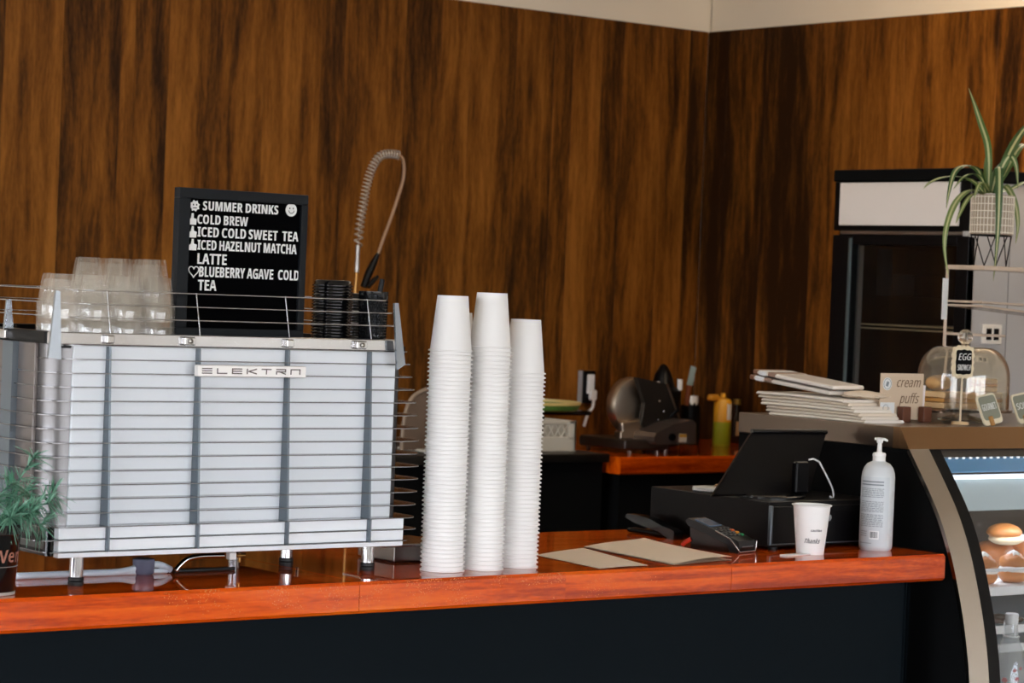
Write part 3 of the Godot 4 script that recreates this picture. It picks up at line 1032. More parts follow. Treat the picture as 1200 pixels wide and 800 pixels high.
# ---------------------------------------------------------------- upright fridge
func build_fridge():
	var x := 5.86
	var f := thing("upright_fridge", "tall black glass-door fridge with a blank white header", "fridge")
	var z0 := -5.835
	var z1 := -5.25
	var mb := MB.new()
	slab_box(mb, x + 0.03, WALL_X - 0.004, 0.06, 2.04, z0, z0 + 0.04)
	slab_box(mb, WALL_X - 0.04, WALL_X - 0.004, 0.06, 2.04, z0, z1)
	slab_box(mb, x + 0.03, WALL_X - 0.004, 1.84, 2.0, z0, z1 - 0.01)
	slab_box(mb, x + 0.03, WALL_X - 0.004, 0.06, 0.2, z0, z1 - 0.01)
	part(f, "cabinet", mb, M.black_matte)
	mb = MB.new()
	slab_box(mb, x - 0.01, WALL_X - 0.004, 2.002, 2.04, z0 + 0.0, z1 + 0.01, 0.004)
	part(f, "top_cap", mb, M.black_matte)
	mb = MB.new()
	var pl := PackedVector2Array()
	for p in rrect(x + 0.002, WALL_X - 0.004, 0.06, 2.0, 0.03, 5):
		pl.append(p)
	mb.prism(pl, 0.03, Transform3D(Basis.IDENTITY, Vector3(0, 0, z1 - 0.03)))
	part(f, "side_panel", mb, mat(c8(172, 170, 168), 0.45), "pale grey painted side")
	mb = MB.new()
	mb.tube([Vector3(6.048, 0.1, z1 + 0.001), Vector3(6.048, 1.98, z1 + 0.001)], 0.0015, 6)
	part(f, "panel_seam", mb, mat(c8(120, 118, 116), 0.5))
	# header
	mb = MB.new()
	slab_box(mb, x, x + 0.03, 1.845, 2.002, z0, z1, 0.003)
	part(f, "header_frame", mb, M.black)
	mb = MB.new()
	slab_box(mb, x - 0.006, x + 0.004, 1.861, 1.998, -5.806, -5.293, 0.002)
	part(f, "header_panel", mb, mat(c8(228, 222, 218), 0.5), "blank off-white header panel")
	mb = MB.new()
	slab_box(mb, x - 0.004, x + 0.01, 1.832, 1.844, -5.80, -5.27, 0.002)
	part(f, "chrome_strip", mb, M.brushed)
	# door
	mb = MB.new()
	for q in [[0.2, 1.83, -5.835, -5.745], [0.2, 1.83, -5.30, -5.25], [1.80, 1.83, -5.745, -5.30], [0.2, 0.26, -5.745, -5.30]]:
		slab_box(mb, x, x + 0.03, q[0], q[1], q[2], q[3], 0.002)
	var d := part(f, "door", mb, M.black)
	mb = MB.new()
	mb.quad(Vector3(x + 0.012, 0.26, -5.745), Vector3(x + 0.012, 0.26, -5.30), Vector3(x + 0.012, 1.80, -5.30), Vector3(x + 0.012, 1.80, -5.745))
	var g := glass()
	g.albedo_color = Color(0.1, 0.12, 0.12, 0.12)
	part(d, "glass_pane", mb, g)
	mb = MB.new()
	slab_box(mb, x - 0.006, x, 0.3, 1.82, -5.757, -5.745, 0.001)
	part(d, "door_trim", mb, mat(c8(90, 104, 106), 0.35, 0.6))
	mb = MB.new()
	slab_box(mb, WALL_X - 0.06, WALL_X - 0.045, 0.2, 1.84, z0 + 0.04, z1 - 0.03)
	part(f, "inner_back", mb, mat(c8(196, 204, 200), 0.5))
	mb = MB.new()
	slab_box(mb, x + 0.05, x + 0.07, 0.25, 1.8, z0 + 0.04, z0 + 0.075)
	part(f, "inner_post", mb, mat(c8(110, 112, 108), 0.5))
	for y in [1.545, 1.1, 0.7]:
		mb = MB.new()
		for k in 2:
			mb.tube([Vector3(x + 0.08, y - 0.012 * k, z0 + 0.05), Vector3(x + 0.08, y - 0.012 * k, z1 - 0.04)], 0.003, 6)
		for k in 9:
			var zz := lerpf(z0 + 0.06, z1 - 0.05, k / 8.0)
			mb.tube([Vector3(x + 0.08, y, zz), Vector3(WALL_X - 0.07, y, zz)], 0.002, 5)
		part(f, "wire_shelf", mb, mat(c8(150, 140, 112), 0.4, 0.5))
	mb = MB.new()
	slab_box(mb, x + 0.1, x + 0.3, 1.64, 1.79, -5.73, -5.66, 0.002)
	slab_box(mb, x + 0.1, x + 0.3, 1.64, 1.71, -5.66, -5.56, 0.002)
	part(f, "fan_box", mb, M.black_matte)
	# rocker switch plate on the side
	var s := thing("switch_plate", "white switch plate with two black rockers on fridge side", "switch", Vector3(5.977, 1.532, z1))
	mb = MB.new()
	mb.box(Vector3(0, 0, 0.004), Vector3(0.09, 0.06, 0.008), 0.002)
	part(s, "plate", mb, mat(c8(228, 222, 212), 0.4))
	for k in [-1, 1]:
		mb = MB.new()
		mb.box(Vector3(0.017 * k, 0.0, 0.009), Vector3(0.022, 0.036, 0.004), 0.001)
		part(s, "rocker", mb, M.black)

# ---------------------------------------------------------------- paper cups
const CUP_H := 0.11
func cup_mesh() -> MB:                # upright, foot at y = 0
	var mb := MB.new()
	mb.lathe([Vector2(0.0, 0.006), Vector2(0.0285, 0.006), Vector2(0.0292, 0.0), Vector2(0.0305, 0.0), Vector2(0.0412, 0.1065), Vector2(0.0436, 0.1068), Vector2(0.0448, 0.1082), Vector2(0.0448, 0.1095), Vector2(0.0436, 0.11), Vector2(0.0412, 0.1098), Vector2(0.0406, 0.1085), Vector2(0.0302, 0.0075), Vector2(0.0, 0.0075)], 40)
	return mb

func build_cups():
	var mesh := cup_mesh().mesh()
	var stacks := [
		{"px": 517.5, "py": 671.0, "top": 347.5, "tx": 527.0, "label": "white paper cup upside down in the stack beside the espresso machine", "group": "paper cups stacked by the espresso machine"},
		{"px": 564.0, "py": 669.0, "top": 344.0, "tx": 575.0, "label": "white paper cup upside down in the tallest stack of cups", "group": "paper cups in the tallest stack"},
		{"px": 605.0, "py": 666.0, "top": 375.5, "tx": 609.0, "label": "white paper cup upside down in the lowest stack beside brown papers", "group": "paper cups in the lowest stack"},
		{"px": 0.0, "py": 0.0, "top": 367.0, "tx": 551.0, "label": "white paper cup upside down in the stack hidden behind two others", "group": "paper cups in the hidden stack"}]
	var back := Vector3(ray(560, 660).x, 0, ray(560, 660).z).normalized()
	for s in stacks:
		var base: Vector3
		if s.px > 0:
			base = on_y(s.px, s.py) + back * 0.044
		else:
			base = Vector3(3.062, TOP, -4.105)
		var d := ray(s.tx, s.top)
		var reach := Vector2(base.x, base.z).length() / Vector2(d.x, d.z).length()
		var top_y: float = EYE.y + d.y * reach
		var pitch := 0.0085
		var n := int(round((top_y - TOP - CUP_H) / pitch)) + 1
		for k in n:
			var o := MeshInstance3D.new()
			o.name = numbered("paper_cup")
			o.mesh = mesh
			o.material_override = M.paper_white
			add_child(o)
			var wob := Vector3(rng.randf_range(-1, 1), 0, rng.randf_range(-1, 1)) * 0.0004
			var lean := Vector3(0.0, 0, 0)
			o.transform = Transform3D(Basis(Vector3.RIGHT, PI), base + Vector3(0, k * pitch + CUP_H, 0) + wob + lean)
			var l: String = s.label
			if k == n - 1: l = l.replace("white paper cup upside down", "topmost white paper cup")
			tag(o, l, "cup", s.group)

# text laid round a cylinder of radius r(y); x of the text runs round, y up
func wrapped_text(text: String, wide: float, tall: float, r0: float, slope: float, y: float, theta: float, italic := 0.0) -> MB:
	var tm := text_mesh(text)
	var arr := tm.get_mesh_arrays()
	var vs: PackedVector3Array = arr[Mesh.ARRAY_VERTEX]
	var ids: PackedInt32Array = arr[Mesh.ARRAY_INDEX] if arr[Mesh.ARRAY_INDEX] != null else PackedInt32Array()
	var bb := tm.get_aabb()
	var mb := MB.new()
	var P := func(p: Vector3) -> Vector3:
		var u := (p.x - bb.position.x) / bb.size.x
		var w := (p.y - bb.position.y) / bb.size.y
		var yy := y + w * tall
		var rr := r0 + slope * yy + 0.0004 + 0.0002 * signf(p.z)
		var th := theta - (u - 0.5 + italic * (w - 0.5) * tall / wide) * wide / rr
		return Vector3(cos(th) * rr, yy, sin(th) * rr)
	var n := ids.size() if ids.size() else vs.size()
	for k in range(0, n, 3):
		var q := []
		for j in 3:
			q.append(vs[ids[k + j]] if ids.size() else vs[k + j])
		if max(q[0].z, max(q[1].z, q[2].z)) <= 0.0: continue
		var A: Vector3 = P.call(q[0])
		var B: Vector3 = P.call(q[1])
		var C: Vector3 = P.call(q[2])
		var nn := Vector3(A.x, 0, A.z).normalized()
		mb.tri_n(A, B, C, nn, nn, nn)
	return mb

func text_mesh(text: String, weight := 700, face := "Droid Sans") -> TextMesh:
	var f := SystemFont.new()
	f.font_names = PackedStringArray([face])
	f.font_weight = weight
	var tm := TextMesh.new()
	tm.text = text
	tm.font = f
	tm.font_size = 32
	tm.depth = 0.02
	tm.pixel_size = 0.01
	return tm

# lettering that fills a box wide x tall in the xy plane of its parent, foot at `at`
func lettering(parent: Node, called: String, text: String, at: Vector3, wide: float, tall: float, deep: float, m: Material, weight := 700, shear := 0.0, b := Basis.IDENTITY):
	var tm := text_mesh(text, weight)
	var bb := tm.get_aabb()
	var o := MeshInstance3D.new()
	o.name = called
	o.mesh = tm
	o.material_override = m
	parent.add_child(o, true)
	var s := Vector3(wide / bb.size.x, tall / bb.size.y, deep / 0.02)
	var bas := b * Basis(Vector3(s.x, 0, 0), Vector3(shear * s.y, s.y, 0), Vector3(0, 0, s.z))
	o.transform = Transform3D(bas, at - bas * Vector3(bb.position.x, bb.position.y, bb.position.z))
	return o

# ---------------------------------------------------------------- till end of the bar
func build_till():
	# brown papers
	var mb := MB.new()
	var shapes := [
		[[628, 649.5], [684, 641.5], [760, 662.0], [703, 665.5]],
		[[684, 640.5], [755, 636.5], [858, 655.5], [791, 661.5]]]
	var names := ["flat brown kraft paper sheet beside the paper cup stacks", "brown kraft paper folder lying open by the card reader"]
	for i in 2:
		var q := []
		for p in shapes[i]:
			q.append(on_y(p[0], p[1], TOP + 0.002))
		var layers := 1 if i == 0 else 2
		var t := thing("kraft_paper", names[i], "paper", Vector3.ZERO, 0.0, "brown papers on the bar")
		for l in layers:
			mb = MB.new()
			var rows := []
			for a in 7:
				var line := []
				for b in 7:
					var u := a / 6.0
					var w := b / 6.0
					var p: Vector3 = q[0].lerp(q[1], u).lerp(q[3].lerp(q[2], u), w)
					var lift := 0.004 * l * u + 0.0035 * sin(u * PI * 0.9) * (0.4 + l) + (0.006 * l * exp(-6.0 * (1.0 - u) - 4.0 * w))
					line.append(Vector3(p.x, TOP + 0.0012 + 0.002 * l + lift, p.z))
				rows.append(line)
			mb.grid(rows, false)
			var low := []
			for line in rows:
				var l2 := []
				for p in line: l2.append(p - Vector3(0, 0.0008, 0))
				low.append(l2)
			mb.grid(low, false, Rect2(0, 0, 1, 1), true)
			part(t, "sheet", mb, M.kraft)
	# cash drawer
	var cd := thing("cash_drawer", "black cash drawer under the tablet till", "cash drawer")
	mb = MB.new()
	slab_box(mb, 3.94, 4.30, TOP + 0.006, 1.159, -4.49, -4.085, 0.003)
	part(cd, "body", mb, M.black)
	mb = MB.new()
	slab_box(mb, 3.945, 4.295, TOP + 0.014, 1.148, -4.085, -4.078, 0.002)
	var fr := part(cd, "drawer_front", mb, M.black)
	mb = MB.new()
	slab_box(mb, 3.938, 3.945, TOP + 0.012, 1.15, -4.086, -4.076, 0.001)
	slab_box(mb, 3.94, 4.298, TOP + 0.012, TOP + 0.0145, -4.082, -4.0765, 0.0005)
	part(fr, "edge_trim", mb, mat(c8(120, 130, 136), 0.3, 0.8))
	mb = MB.new()
	mb.lathe([Vector2(0, 0), Vector2(0.008, 0), Vector2(0.008, 0.003), Vector2(0, 0.003)], 14, Transform3D(Basis(Vector3.RIGHT, PI / 2), Vector3(4.12, 1.12, -4.078)))
	part(fr, "lock", mb, M.chrome)
	for q in [[3.97, -4.1], [4.27, -4.1], [3.97, -4.46], [4.27, -4.46]]:
		mb = MB.new()
		mb.lathe([Vector2(0, 0), Vector2(0.012, 0), Vector2(0.012, 0.007), Vector2(0, 0.007)], 12, Transform3D(Basis.IDENTITY, Vector3(q[0], TOP, q[1])))
		part(cd, "foot", mb, M.rubber)
	# tablet seen from behind, leaning back on a stand
	var Y := 1.159
	var tb := thing("tablet_till", "black tablet leaning on its stand on the cash drawer", "tablet")
	var a := on_z(836, 577, -4.19)
	var b := on_z(948, 579, -4.19)
	var w := 0.31
	var foot := Vector3(a.x + 0.005, Y + 0.012, -4.2)
	var tilt := deg_to_rad(52)
	var up := Vector3(0.09, sin(tilt), -cos(tilt) * 0.2).normalized()
	var top_l := on_z(881, 507, -4.26)
	var top_r := on_z(968, 508, -4.26)
	var bot_l := Vector3(a.x, Y + 0.008, -4.19)
	var bot_r := Vector3(b.x, Y + 0.008, -4.19)
	mb = MB.new()
	var nn := (bot_r - bot_l).cross(top_l - bot_l).normalized()
	for s in [0, 1]:
		var o: Vector3 = -nn * 0.012 * s
		if s == 0: mb.quad(bot_l, bot_r, top_r, top_l)
		else: mb.quad(bot_l + o, top_l + o, top_r + o, bot_r + o)
	var ring := [bot_l, bot_r, top_r, top_l]
	for i in 4:
		var j := (i + 1) % 4
		mb.quad(ring[i] - nn * 0.012, ring[j] - nn * 0.012, ring[j], ring[i])
	part(tb, "case_back", mb, M.black)
	mb = MB.new()
	mb.tube([top_l + Vector3(0.0, 0.004, 0), top_r + Vector3(0, 0.004, 0)], 0.006, 8)
	part(tb, "top_edge", mb, M.black_gloss)
	mb = MB.new()
	mb.lathe([Vector2(0, 0), Vector2(0.085, 0), Vector2(0.085, 0.005), Vector2(0.08, 0.008), Vector2(0, 0.008)], 28, Transform3D(Basis.IDENTITY, Vector3((a.x + b.x) / 2 + 0.03, Y, -4.2)))
	part(tb, "stand_base", mb, M.black_gloss)
	mb = MB.new()
	var st := on_z(945, 560, -4.15)
	mb.box(Vector3(st.x, Y + 0.045, -4.17), Vector3(0.045, 0.075, 0.02), 0.006)
	part(tb, "stand_arm", mb, M.black)
	var cb := MB.new()
	var pts := []
	for p in [[948, 538.5], [953, 537.5], [960, 541], [968, 556], [975, 571], [977, 579], [976, 583]]:
		pts.append(on_z(p[0], p[1], -4.14))
	pts.append(Vector3(pts[-1].x, Y + 0.002, -4.15))
	cb.tube(pts, 0.0022, 8)
	single("charging_cable", cb, M.plastic_white, "white charging cable bent from the back of the tablet", "cable")
	var sp := on_x(815, 574, 4.0)
	mb = MB.new()
	mb.box(Vector3(0, 0.006, 0), Vector3(0.05, 0.012, 0.11), 0.004)
	var pos := Vector3(3.985, Y, -4.31)
	single("card_swiper", mb, M.plastic_white, "small white plastic block on the cash drawer edge", "device", pos, 0.2)
	mb = MB.new()
	mb.box(Vector3(0, 0.007, 0), Vector3(0.03, 0.014, 0.03), 0.003)
	single("sticky_pad", mb, M.tan, "tiny tan pad behind the white block on the drawer", "pad", Vector3(4.05, Y, -4.36), 0.3)
	# card reader
	card_reader()
	var dv := thing("receipt_stapler", "low black stapler with arched arm beside the cash drawer", "stapler", Vector3(3.895, TOP, -4.42), deg_to_rad(3))
	mb = MB.new()
	mb.box(Vector3(0, 0.007, 0), Vector3(0.03, 0.01, 0.16), 0.004)
	part(dv, "base", mb, M.black)
	mb = MB.new()
	var pr := PackedVector2Array([Vector2(0.08, 0.0), Vector2(0.08, 0.018), Vector2(0.07, 0.022), Vector2(0.04, 0.027), Vector2(0.0, 0.039), Vector2(-0.04, 0.044), Vector2(-0.08, 0.044), Vector2(-0.085, 0.036), Vector2(-0.06, 0.028), Vector2(0.03, 0.012), Vector2(0.06, 0.0)])
	mb.prism(pr, -0.03, Transform3D(Basis(Vector3(0, 0, 1), Vector3(0, 1, 0), Vector3(-1, 0, 0)), Vector3(-0.015, 0, 0)))
	part(dv, "arm", mb, M.black_gloss)
	# paper cup with handwriting
	var cc := on_y(949, 650) + Vector3(ray(949, 650).x, 0, ray(949, 650).z).normalized() * 0.029
	var cup := thing("paper_cup", "white paper cup standing upright with black handwriting", "cup", Vector3(cc.x, TOP, cc.z))
	part(cup, "cup", cup_mesh(), M.paper_white)
	var th := atan2(-cc.z, -cc.x) - 0.25
	var inkm := mat(c8(70, 68, 68), 0.6)
	part(cup, "handwriting", wrapped_text("caution", 0.026, 0.006, 0.0305, 0.0975, 0.052, th - 0.12, 0.3), inkm)
	part(cup, "handwriting", wrapped_text("Thanks", 0.036, 0.011, 0.0305, 0.0975, 0.026, th + 0.12, 0.4), inkm)
	mb = MB.new()
	mb.box(Vector3(0, 0.0015, 0), Vector3(0.095, 0.003, 0.022), 0.001)
	single("paper_slip", mb, M.paper_white, "narrow white paper slip lying against the handwritten cup", "paper", on_y(932, 650.5) + Vector3(0.005, 0, 0.0), 0.12)
	sanitiser()

func card_reader():
	# local +z is the low card-slot end, towards the customers
	var c := thing("card_reader", "black card payment terminal with keypad and sloping screen", "card reader", Vector3(3.852, TOP, -4.062), deg_to_rad(14))
	var w := 0.066
	var turned := Basis(Vector3(0, 0, 1), Vector3(0, 1, 0), Vector3(-1, 0, 0))
	var mb := MB.new()
	mb.prism(PackedVector2Array([Vector2(0.0, 0.0), Vector2(0.004, 0.012), Vector2(0.0, 0.027), Vector2(-0.02, 0.034), Vector2(-0.135, 0.066), Vector2(-0.142, 0.06), Vector2(-0.135, 0.05), Vector2(-0.03, 0.018), Vector2(-0.022, 0.0)]), -w, Transform3D(turned, Vector3(-w / 2, 0, 0)))
	part(c, "body", mb, mat(c8(16, 15, 15), 0.3))
	mb = MB.new()
	mb.prism(PackedVector2Array([Vector2(-0.022, 0.0), Vector2(-0.03, 0.018), Vector2(-0.132, 0.049), Vector2(-0.128, 0.0)]), -(w - 0.008), Transform3D(turned, Vector3(-w / 2 + 0.004, 0, 0)))
	part(c, "cradle", mb, mat(c8(34, 22, 17), 0.25))
	var slope := Vector3(0, 0.032, -0.115).normalized()
	var nrm := Vector3(1, 0, 0).cross(slope)
	if nrm.y < 0: nrm = -nrm
	var bs := Basis(Vector3(1, 0, 0), nrm, -slope)
	var at := func(s: float, x: float) -> Vector3: return Vector3(x, 0.034, -0.02) + slope * s + nrm * 0.001
	mb = MB.new()
	mb.box(at.call(0.086, 0.0), Vector3(0.05, 0.003, 0.044), 0.001, bs)
	part(c, "screen", mb, mat(c8(86, 104, 124), 0.15))
	for r in 4:
		for k in 4:
			mb = MB.new()
			mb.box(at.call(0.008 + 0.0135 * r, -0.023 + 0.0153 * k), Vector3(0.0105, 0.004, 0.008), 0.001, bs)
			var m: Material = mat(c8(40, 40, 42), 0.4)
			if k == 3: m = [mat(c8(30, 130, 80), 0.4), mat(c8(220, 140, 30), 0.4), mat(c8(205, 90, 40), 0.4), mat(c8(44, 44, 46), 0.4)][r]
			part(c, "key", mb, m)
	mb = MB.new()
	var loop := []
	for p in [[-w / 2 - 0.001, 0.045, -0.06], [-w / 2 - 0.001, 0.03, -0.02], [-w / 2 - 0.001, 0.012, -0.001], [-w / 2 + 0.002, 0.003, 0.003], [w / 2 - 0.002, 0.003, 0.003], [w / 2 + 0.001, 0.012, 0.004], [w / 2 + 0.001, 0.026, 0.005]]:
		loop.append(Vector3(p[0], p[1], p[2]))
	mb.tube(loop, 0.0018, 8)
	part(c, "silver_edge", mb, mat(c8(190, 186, 184), 0.25, 0.9))
	mb = MB.new()
	mb.box(Vector3(0, 0.014, 0.003), Vector3(0.046, 0.0025, 0.004), 0.001)
	part(c, "card_slot", mb, mat(c8(120, 120, 122), 0.3, 0.5))
	mb = MB.new()
	mb.tube([Vector3(-0.03, 0.02, -0.128), Vector3(-0.034, 0.012, -0.14), Vector3(-0.036, 0.005, -0.146)], 0.005, 8)
	part(c, "red_plug", mb, mat(c8(190, 50, 28), 0.4))

func sanitiser():
	var base := on_y(1025.5, 645.5) + Vector3(ray(1025, 645).x, 0, ray(1025, 645).z).normalized() * 0.036
	var s := thing("sanitiser_bottle", "tall translucent white pump bottle with printed label", "bottle", Vector3(base.x, TOP, base.z))
	var mb := MB.new()
	var body := mat(c8(206, 210, 212), 0.3)
	body.backlight_enabled = true
	body.backlight = Color(0.25, 0.25, 0.26)
	mb.lathe([Vector2(0, 0), Vector2(0.034, 0), Vector2(0.037, 0.004), Vector2(0.0382, 0.012), Vector2(0.0382, 0.165), Vector2(0.037, 0.176), Vector2(0.033, 0.188), Vector2(0.026, 0.197), Vector2(0.0155, 0.202), Vector2(0.0135, 0.204), Vector2(0, 0.204)], 36)
	part(s, "body", mb, body)
	mb = MB.new()
	mb.lathe([Vector2(0, 0.203), Vector2(0.0145, 0.203), Vector2(0.0145, 0.214), Vector2(0.0152, 0.2145), Vector2(0.0152, 0.219), Vector2(0.013, 0.222), Vector2(0.0065, 0.223), Vector2(0.0055, 0.232), Vector2(0.0045, 0.245), Vector2(0, 0.245)], 24)
	part(s, "collar", mb, M.white)
	mb = MB.new()
	mb.lathe([Vector2(0, 0.244), Vector2(0.0065, 0.244), Vector2(0.0085, 0.252), Vector2(0.0085, 0.255), Vector2(0, 0.256)], 16)
	var dir := Vector3(cam_right.x, 0, cam_right.z).normalized()
	mb.tube([Vector3(0, 0.2535, 0) - dir * 0.012, Vector3(0, 0.2535, 0), dir * 0.012 + Vector3(0, 0.2525, 0), dir * 0.018 + Vector3(0, 0.249, 0)], [0.003, 0.0035, 0.0032, 0.0025], 8)
	part(s, "pump_head", mb, M.white)
	# label print: grey lines of small type and a bar code
	var im := Image.create(256, 512, false, Image.FORMAT_RGB8)
	im.fill(c8(196, 202, 206))
	var r := RandomNumberGenerator.new()
	r.seed = 9
	for k in 2:
		im.fill_rect(Rect2i(16, 30 + 22 * k, 190, 10), c8(120, 128, 134))
	for k in 24:
		var y := 84 + k * 12
		if k in [6, 7, 15]: continue
		var x := 14
		while x < 206:
			var l := r.randi_range(8, 34)
			im.fill_rect(Rect2i(x, y, min(l, 210 - x), 5), c8(122, 130, 136))
			x += l + 5
	im.fill_rect(Rect2i(106, 396, 76, 62), c8(232, 234, 234))
	var x := 112
	while x < 174:
		var l := r.randi_range(2, 5)
		im.fill_rect(Rect2i(x, 402, l, 46), c8(70, 76, 80))
		x += l + r.randi_range(2, 4)
	for k in 3:
		im.fill_rect(Rect2i(20, 400 + 16 * k, 66, 5), c8(130, 138, 142))
	im.fill_rect(Rect2i(16, 486, 110, 5), c8(130, 138, 142))
	var lm := mat(Color.WHITE, 0.4)
	lm.albedo_texture = tex(im)
	mb = MB.new()
	var th := atan2(-base.z, -base.x)
	var rows := []
	for i in 2:
		var line := []
		for j in 17:
			var a := th + 1.25 - 2.0 * j / 16.0
			line.append(Vector3(cos(a) * 0.0385, 0.168 - 0.158 * i, sin(a) * 0.0385))
		rows.append(line)
	mb.grid(rows, false, Rect2(0, 0, 1, 1), true)
	part(s, "label", mb, lm, "pale grey label with small print and a bar code")

# ---------------------------------------------------------------- things on the espresso machine
const TRAY := 1.4905
func tumbler_mesh() -> MB:            # standing on its rim
	var mb := MB.new()
	var h := 0.082
	mb.lathe([Vector2(0.0285, 0.0), Vector2(0.031, 0.0), Vector2(0.0315, 0.002), Vector2(0.0312, 0.03), Vector2(0.0285, 0.036), Vector2(0.027, 0.05), Vector2(0.0225, h - 0.004), Vector2(0.021, h), Vector2(0.0, h - 0.001), Vector2(0.0, h - 0.011), Vector2(0.0185, h - 0.010), Vector2(0.0245, 0.048), Vector2(0.026, 0.034), Vector2(0.0288, 0.028), Vector2(0.0285, 0.0)], 28)
	return mb

func build_on_machine():
	var g := tumbler_mesh().mesh()
	for row in 7:
		for col in 6:
			var b := Vector3(2.145 + 0.066 * col + 0.02 * (row % 2), 0, -4.062 - 0.067 * row)
			var p := to_pixel(Vector3(b.x, TRAY, b.z))
			if p.x < 40 or p.x > 186 or (row > 1 and p.x < 70 and row != 4) or (row == 1 and p.x > 200):
				continue
			if b.x > 2.36 and b.z > -4.165:
				continue
			var n := 2
			if p.x > 160 and row > 1: n = 3
			elif p.x > 95 and row > 3: n = 3
			for k in n:
				var o := MeshInstance3D.new()
				o.name = numbered("drinking_glass")
				o.mesh = g
				o.material_override = M.tumbler
				add_child(o)
				o.position = Vector3(b.x, TRAY + k * 0.0335, b.z)
				o.rotation.y = rng.randf() * TAU
				tag(o, "clear drinking glass upside down among the stacked glasses on the machine", "glass", "glasses stacked on the espresso machine")
	# letter board
	var z := -4.11
	var bl := on_z(212, 390, z)
	var tl := on_z(211.5, 219, z)
	var br := on_z(362, 228, z)
	var x0 := tl.x
	var x1 := br.x
	var y1 := tl.y
	var lb := thing("letter_board", "black letter board menu with white letters standing on the machine", "menu board")
	var fw := 0.024
	var frame := mat(c8(17, 21, 25), 0.5, 0.0, 0.3)
	for q in [[x0, x1, y1 - fw * 0.8, y1], [x0, x1, TRAY, TRAY + fw], [x0, x0 + fw, TRAY + fw, y1 - fw * 0.8], [x1 - fw * 0.62, x1, TRAY + fw, y1 - fw * 0.8]]:
		var mb := MB.new()
		slab_box(mb, q[0], q[1], q[2], q[3], z - 0.022, z, 0.001)
		part(lb, "frame_rail", mb, frame)
	var mb := MB.new()
	slab_box(mb, x0 + 0.005, x1 - 0.005, TRAY + 0.01, y1 - 0.01, z - 0.018, z - 0.007)
	var felt := part(lb, "felt_panel", mb, mat(c8(5, 5, 6), 0.95, 0.0, 0.1))
	mb = MB.new()
	var yy := TRAY + fw + 0.002
	while yy < y1 - fw:
		slab_box(mb, x0 + fw, x1 - fw * 0.62, yy, yy + 0.0042, z - 0.007, z - 0.0055)
		yy += 0.0062
	part(felt, "felt_ribs", mb, mat(c8(5, 5, 6), 0.95, 0.0, 0.1))
	var white := mat(c8(238, 238, 236), 0.4)
	var zl := z - 0.0055
	var lines := [["SUMMER DRINKS", 237.5, 325.5, 235.4, 246.2], ["COLD BREW", 231.0, 290.0, 251.0, 262.0], ["ICED COLD SWEET  TEA", 231.0, 349.0, 265.5, 277.0], ["ICED HAZELNUT MATCHA", 231.0, 347.0, 280.8, 292.3], ["LATTE", 231.0, 265.0, 296.5, 309.0], ["BLUEBERRY AGAVE  COLD", 233.0, 349.5, 312.0, 324.0], ["TEA", 231.5, 253.0, 327.5, 340.0]]
	for l in lines:
		var a := on_z(l[1], l[4], zl)
		var b := on_z(l[1], l[3], zl)
		var e := on_z(l[2], l[4] + (l[2] - l[1]) * 0.06, zl)
		lettering(lb, "lettering", l[0], a, e.x - a.x, b.y - a.y, 0.0016, white)
	# symbols: sun, face, thumbs and heart
	var sun := on_z(228, 241, zl)
	mb = MB.new()
	var pl := PackedVector2Array()
	for k in 24:
		var rr := 0.0115 if k % 3 == 1 else 0.0088
		pl.append(Vector2(cos(TAU * k / 24), sin(TAU * k / 24)) * rr)
	mb.prism(pl, 0.0016, Transform3D(Basis.IDENTITY, sun))
	var so := part(lb, "sun_symbol", mb, white)
	mb = MB.new()
	for s in [-1, 1]:
		mb.box(sun + Vector3(0.0035 * s, 0.002, 0.0018), Vector3(0.0022, 0.003, 0.0006))
	mb.box(sun + Vector3(0, -0.004, 0.0018), Vector3(0.008, 0.0016, 0.0006))
	part(so, "face", mb, M.black)
	var fc := on_z(341, 246, zl)
	mb = MB.new()
	mb.lathe([Vector2(0, 0), Vector2(0.0125, 0), Vector2(0.0125, 0.0016), Vector2(0, 0.0016)], 28, Transform3D(Basis(Vector3.RIGHT, PI / 2), fc))
	var fo := part(lb, "face_symbol", mb, white)
	mb = MB.new()
	for s in [-1, 1]:
		mb.box(fc + Vector3(0.004 * s, 0.003, 0.0018), Vector3(0.0022, 0.003, 0.0006))
	var smile := []
	for k in 7:
		var an := PI + PI * k / 6.0
		smile.append(fc + Vector3(cos(an) * 0.006, sin(an) * 0.0055 - 0.001, 0.0017))
	mb.tube(smile, 0.0007, 5)
	part(fo, "face", mb, M.black)
	for ty in [257.5, 272.5, 287.5]:
		var c := on_z(225, ty, zl)
		mb = MB.new()
		mb.prism(PackedVector2Array([Vector2(-0.0095, -0.009), Vector2(0.0085, -0.009), Vector2(0.0095, 0.002), Vector2(0.003, 0.0035), Vector2(0.0025, 0.0125), Vector2(-0.0015, 0.0125), Vector2(-0.003, 0.003), Vector2(-0.0095, -0.001)]), 0.0016, Transform3D(Basis.IDENTITY, c))
		part(lb, "thumb_symbol", mb, white)
	var hc := on_z(226.7, 317.5, zl)
	mb = MB.new()
	var heart := []
	for k in 28:
		var t := TAU * k / 28
		heart.append(hc + Vector3(0.00068 * 16 * pow(sin(t), 3), 0.00072 * (13 * cos(t) - 5 * cos(2 * t) - 2 * cos(3 * t) - cos(4 * t)), 0.0008))
	mb.tube(heart, 0.0011, 6, true)
	part(lb, "heart_symbol", mb, white)
	# stack of black lids
	var lid := MB.new()
